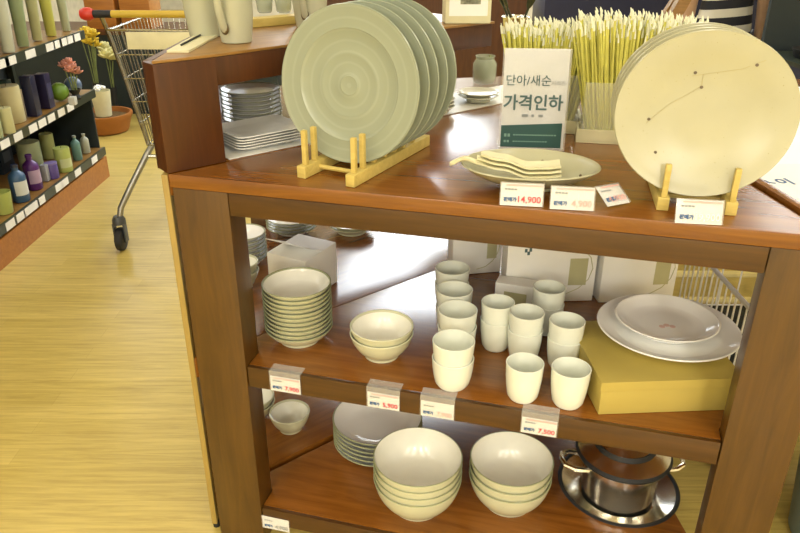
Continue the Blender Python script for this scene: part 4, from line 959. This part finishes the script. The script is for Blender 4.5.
for z in (.04, .14, .24, .34, .44, .54):
    obj('slat', wbox(.80, 1.75, 2.20, 2.22, z, z+.075), M['pine'], t, True)
for x in (.82, 1.27, 1.73): obj('post', wbox(x-.02, x+.02, 2.2205, 2.26, 0, .63), M['pine'], t, True)
obj('crate_top', wbox(.80, 1.75, 2.20, 2.30, .6305, .65), M['pine'], t, True)
g = P(789, 533, 0)
t = thing('grey_bin', 'blue grey plastic bin on the floor beside the right front leg', 'bin', (g.x+.130, g.y-.02, 0))
b = bmesh.new(); lathe(b, [(0, 0), (.12, 0), (.13, .01), (.155, .30), (.162, .31), (.150, .31), (.125, .02), (0, .015)], 36); obj('body', b, mat('blue_grey_plastic', (.12, .17, .18), .4), t)

# ------------------------------------------------------------------ far background
def counter(name, label, x0, x1, y0, y1, h, mt, topm):
    t = thing(name, label, 'counter', ((x0+x1)/2, (y0+y1)/2, 0))
    obj('body', wbox(x0, x1, y0, y1, 0, h), mt, t, True); obj('worktop', wbox(x0-.02, x1+.02, y0-.02, y1+.02, h+.0005, h+.03), topm, t, True); return t
counter('low_counter', 'dark low counter across the far aisle behind the shopping cart', -3.4, -1.05, 6.2, 6.8, .66, M['darkteal'], M['tier'])
for (px, nm) in ((101, 'left'), (136, 'right')):
    p = PY(px, 4, 6.35); b = bmesh.new(); box(b, (p.x, 6.45, .6905+.15), (.25, .3, .30), bev=.006); obj('orange_carton', b, M['fascia'], None, label='orange brown carton on the far dark counter, %s of the two' % nm, cat='carton', group='cartons on the far counter')
counter('low_counter', 'brown low counter far behind the tier and the white carton', -.9, 1.1, 6.6, 7.2, .95, M['tier'], M['tan'])
counter('low_counter', 'dark counter far behind the yellow sticks', 1.25, 3.4, 6.6, 7.2, 1.0, M['navy'], M['tier'])
p = PY(588, 5, 5.2); b = bmesh.new(); box(b, (p.x, 5.3, .38), (.22, .22, .76), bev=.008); obj('orange_stand', b, M['fascia'], None, label='orange brown display stand far behind the yellow sticks', cat='stand')
p0 = PY(668, 27, 3.3); p1 = PY(690, -12, 3.3)
t = thing('wooden_easel', 'honey wood easel leaning behind the cream plates, left of the striped person', 'easel', (p0.x, 3.3, 0))
b = bmesh.new(); dv = (p1-p0).normalized(); lo = p0-dv*(p0.z/dv.z); hi = p0+dv*.35
for (y, sg_) in ((3.27, 1),): tube(b, [(lo.x, 3.3, 0), (hi.x, 3.3, hi.z)], .035, 4)
obj('leg', b, M['tan'], t, True)
b = bmesh.new(); tube(b, [(hi.x, 3.345, hi.z-.02), (lo.x-.02, 3.62, 0)], .028, 4); obj('leg', b, M['tan'], t, True)
# cookware shelf at the right
ck = PY(764, 30, 3.97)
cx0 = ck.x
t = thing('cookware_shelf', 'dark shelf of black pans with a white rail at the right picture edge', 'shelving', (cx0+.6, 3.7, 0))
rz_ = PY(790, 66, 3.5).z
obj('back_panel', wbox(cx0, cx0+1.3, 3.95, 3.98, 0, 1.7), M['darkteal'], t, True)
obj('shelf_board', wbox(cx0, cx0+1.3, 3.52, 3.949, rz_-.02, rz_), M['rail'], t, True)
obj('white_rail', wbox(cx0+.04, cx0+1.3, 3.50, 3.519, rz_-.03, rz_+.03), M['paper'], t, True)
for k in range(5):
    b = bmesh.new(); disc(b, (0, 0, 0), .012, 12, .003, mtx=Matrix.Translation((cx0+.10+k*.09, 3.4995, rz_)) @ Matrix.Rotation(pi/2, 4, 'X')); obj('rail_dot', b, M['darkteal'], t, True)
obj('base_cabinet', wbox(cx0, cx0+1.3, 3.52, 3.949, 0, rz_-.0205), M['navy'], t, True)
for k, (x, y, r) in enumerate(((.16, 3.72, .11), (.42, 3.70, .13), (.72, 3.72, .12))):
    pt = thing('frying_pan', 'black frying pan on the cookware shelf, %s from the left' % ('first', 'second', 'third')[k], 'pan', (cx0+x, y, rz_+.001), 0, 'black pans on the right shelf')
    b = bmesh.new(); lathe(b, [(0, 0), (r*.8, 0), (r*.85, .004), (r, .045), (r*.97, .046), (r*.8, .008), (0, .006)], 36); obj('body', b, M['black'], pt)
    b = bmesh.new(); tube(b, [(0, -r*.96, .036), (.01, -r*1.2, .045)], .009, 8); tube(b, [(.01, -r*1.18, .044), (.02, -r*1.6, .055)], .012, 8, rs=[.010, .013]); obj('handle', b, M['fascia'], pt)

# ------------------------------------------------------------------ shopper in a striped top
PYD = 4.6; pc_ = PY(724, 20, PYD)
def skin(name, verts, edges, radii, mt, parent=None, lv=2, root=0):
    me = bpy.data.meshes.new(name); me.from_pydata(verts, edges, []); o = bpy.data.objects.new(name, me); COL.objects.link(o)
    md = o.modifiers.new('skin', 'SKIN'); md.use_smooth_shade = True
    for i, r in enumerate(radii):
        sv = me.skin_vertices[0].data[i]; sv.radius = r if isinstance(r, tuple) else (r, r); sv.use_root = (i == root)
    s2 = o.modifiers.new('sub', 'SUBSURF'); s2.levels = lv; s2.render_levels = lv
    bpy.context.view_layer.update()
    m2 = bpy.data.meshes.new_from_object(o.evaluated_get(bpy.context.evaluated_depsgraph_get())); m2.name = name
    bpy.data.objects.remove(o); m2.materials.clear(); m2.materials.append(mt)
    for p in m2.polygons: p.use_smooth = True
    o = bpy.data.objects.new(name, m2); COL.objects.link(o); o.parent = parent; return o
M['skin'] = mat('skin', (.50, .32, .22), .5); M['hair'] = mat('black_hair', (.012, .010, .009), .4); M['trouser'] = mat('black_trousers', (.010, .011, .016), .7)
V = [(0, 0, .93), (0, 0, 1.08), (0, -.005, 1.25), (0, 0, 1.38), (0, .005, 1.45), (0, -.01, 1.53), (0, -.015, 1.60), (0, -.01, 1.66)]
Rr = [(.135, .10), (.115, .085), (.14, .095), (.10, .07), .048, .062, .074, .045]
Ed = [(i, i+1) for i in range(7)]
for s_ in (-1, 1):
    n0 = len(V)
    V += [(s_*.16, 0, 1.36), (s_*.20, .01, 1.12), (s_*.21, -.05, .90), (s_*.21, -.075, .83), (s_*.085, 0, .86), (s_*.09, -.01, .48), (s_*.09, .015, .09), (s_*.09, -.06, .035), (s_*.09, -.13, .028)]
    Rr += [.055, .042, .032, (.022, .034), (.088, .088), .055, .038, .040, .03]
    Ed += [(3, n0), (n0, n0+1), (n0+1, n0+2), (n0+2, n0+3), (0, n0+4), (n0+4, n0+5), (n0+5, n0+6), (n0+6, n0+7), (n0+7, n0+8)]
    pal = n0+3
    for j in range(4):      # fingers
        f0 = len(V); yy = -.095+.018*j; ln = (.030, .036, .034, .026)[j]
        V += [(s_*.212, yy, .800), (s_*.206, yy-.004, .800-ln), (s_*.198, yy-.004, .800-ln*1.9)]; Rr += [.0095, .0085, .007]; Ed += [(pal, f0), (f0, f0+1), (f0+1, f0+2)]
    f0 = len(V); V += [(s_*.20, -.115, .825), (s_*.192, -.128, .795)]; Rr += [.011, .009]; Ed += [(pal, f0), (f0, f0+1)]
pr_ = thing('person', 'person in a black and white striped top and black trousers, standing at top right', 'person', (pc_.x, PYD, 0), RAD(155))
bd = skin('body', V, Ed, Rr, M['skin'], pr_)
b = bmesh.new(); bmesh.ops.create_uvsphere(b, u_segments=24, v_segments=16, radius=.098, matrix=Matrix.Translation((0, .018, 1.615)) @ Matrix.Diagonal((.88, .98, 1.0, 1)))
bmesh.ops.bisect_plane(b, geom=b.verts[:]+b.edges[:]+b.faces[:], plane_co=(0, -.045, 1.60), plane_no=(0, -1, -.5), clear_outer=True); obj('hair', b, M['hair'], pr_)
b = bmesh.new()
for s_ in (-1, 1): bmesh.ops.create_uvsphere(b, u_segments=10, v_segments=8, radius=.011, matrix=Matrix.Translation((s_*.028, -.082, 1.595)))
obj('eye', b, M['black'], pr_)
b = bmesh.new(); tube(b, [(0, -.082, 1.60), (0, -.100, 1.568), (0, -.085, 1.56)], .008, 8, rs=[.006, .012, .006]); obj('nose', b, M['skin'], pr_)
b = bmesh.new(); tube(b, [(-.022, -.078, 1.538), (0, -.084, 1.535), (.022, -.078, 1.538)], .005, 6); obj('mouth', b, mat('lips', (.42, .14, .12), .5), pr_)
def stripes():
    mt, nt, bsd = nodes('striped_knit'); tc = nt.nodes.new('ShaderNodeTexCoord'); sp = nt.nodes.new('ShaderNodeSeparateXYZ'); nt.links.new(tc.outputs['Object'], sp.inputs[0])
    ad = nt.nodes.new('ShaderNodeMath'); ad.operation = 'MULTIPLY_ADD'; ad.inputs[1].default_value = .12; nt.links.new(sp.outputs[0], ad.inputs[0]); nt.links.new(sp.outputs[2], ad.inputs[2])
    mu = nt.nodes.new('ShaderNodeMath'); mu.operation = 'MULTIPLY'; mu.inputs[1].default_value = 2*pi/.10; nt.links.new(ad.outputs[0], mu.inputs[0])
    sn = nt.nodes.new('ShaderNodeMath'); sn.operation = 'SINE'; nt.links.new(mu.outputs[0], sn.inputs[0])
    gt = nt.nodes.new('ShaderNodeMath'); gt.operation = 'GREATER_THAN'; gt.inputs[1].default_value = 0.05; nt.links.new(sn.outputs[0], gt.inputs[0])
    mx = nt.nodes.new('ShaderNodeMix'); mx.data_type = 'RGBA'; mx.inputs[6].default_value = (.012, .013, .02, 1); mx.inputs[7].default_value = (.62, .60, .52, 1)
    nt.links.new(gt.outputs[0], mx.inputs['Factor']); nt.links.new(mx.outputs[2], bsd.inputs['Base Color']); bsd.inputs['Roughness'].default_value = .8; return mt
SV = [(0, 0, .84), (0, 0, .96), (0, 0, 1.10), (0, -.005, 1.26), (0, 0, 1.39), (-.165, 0, 1.365), (-.208, .012, 1.10), (.165, 0, 1.365), (.208, .012, 1.10)]
skin('striped_top', SV, [(0, 1), (1, 2), (2, 3), (3, 4), (4, 5), (5, 6), (4, 7), (7, 8)], [(.185, .14), (.175, .13), (.150, .115), (.165, .118), (.115, .085), .070, .060, .070, .060], stripes(), pr_)
TV = [(0, 0, .95)]; TR = [(.15, .115)]; TE = []
for s_ in (-1, 1):
    n0 = len(TV); TV += [(s_*.088, 0, .84), (s_*.092, -.01, .48), (s_*.092, .012, .07)]; TR += [(.098, .10), .072, .062]; TE += [(0, n0), (n0, n0+1), (n0+1, n0+2)]
skin('trousers', TV, TE, TR, M['trouser'], pr_)
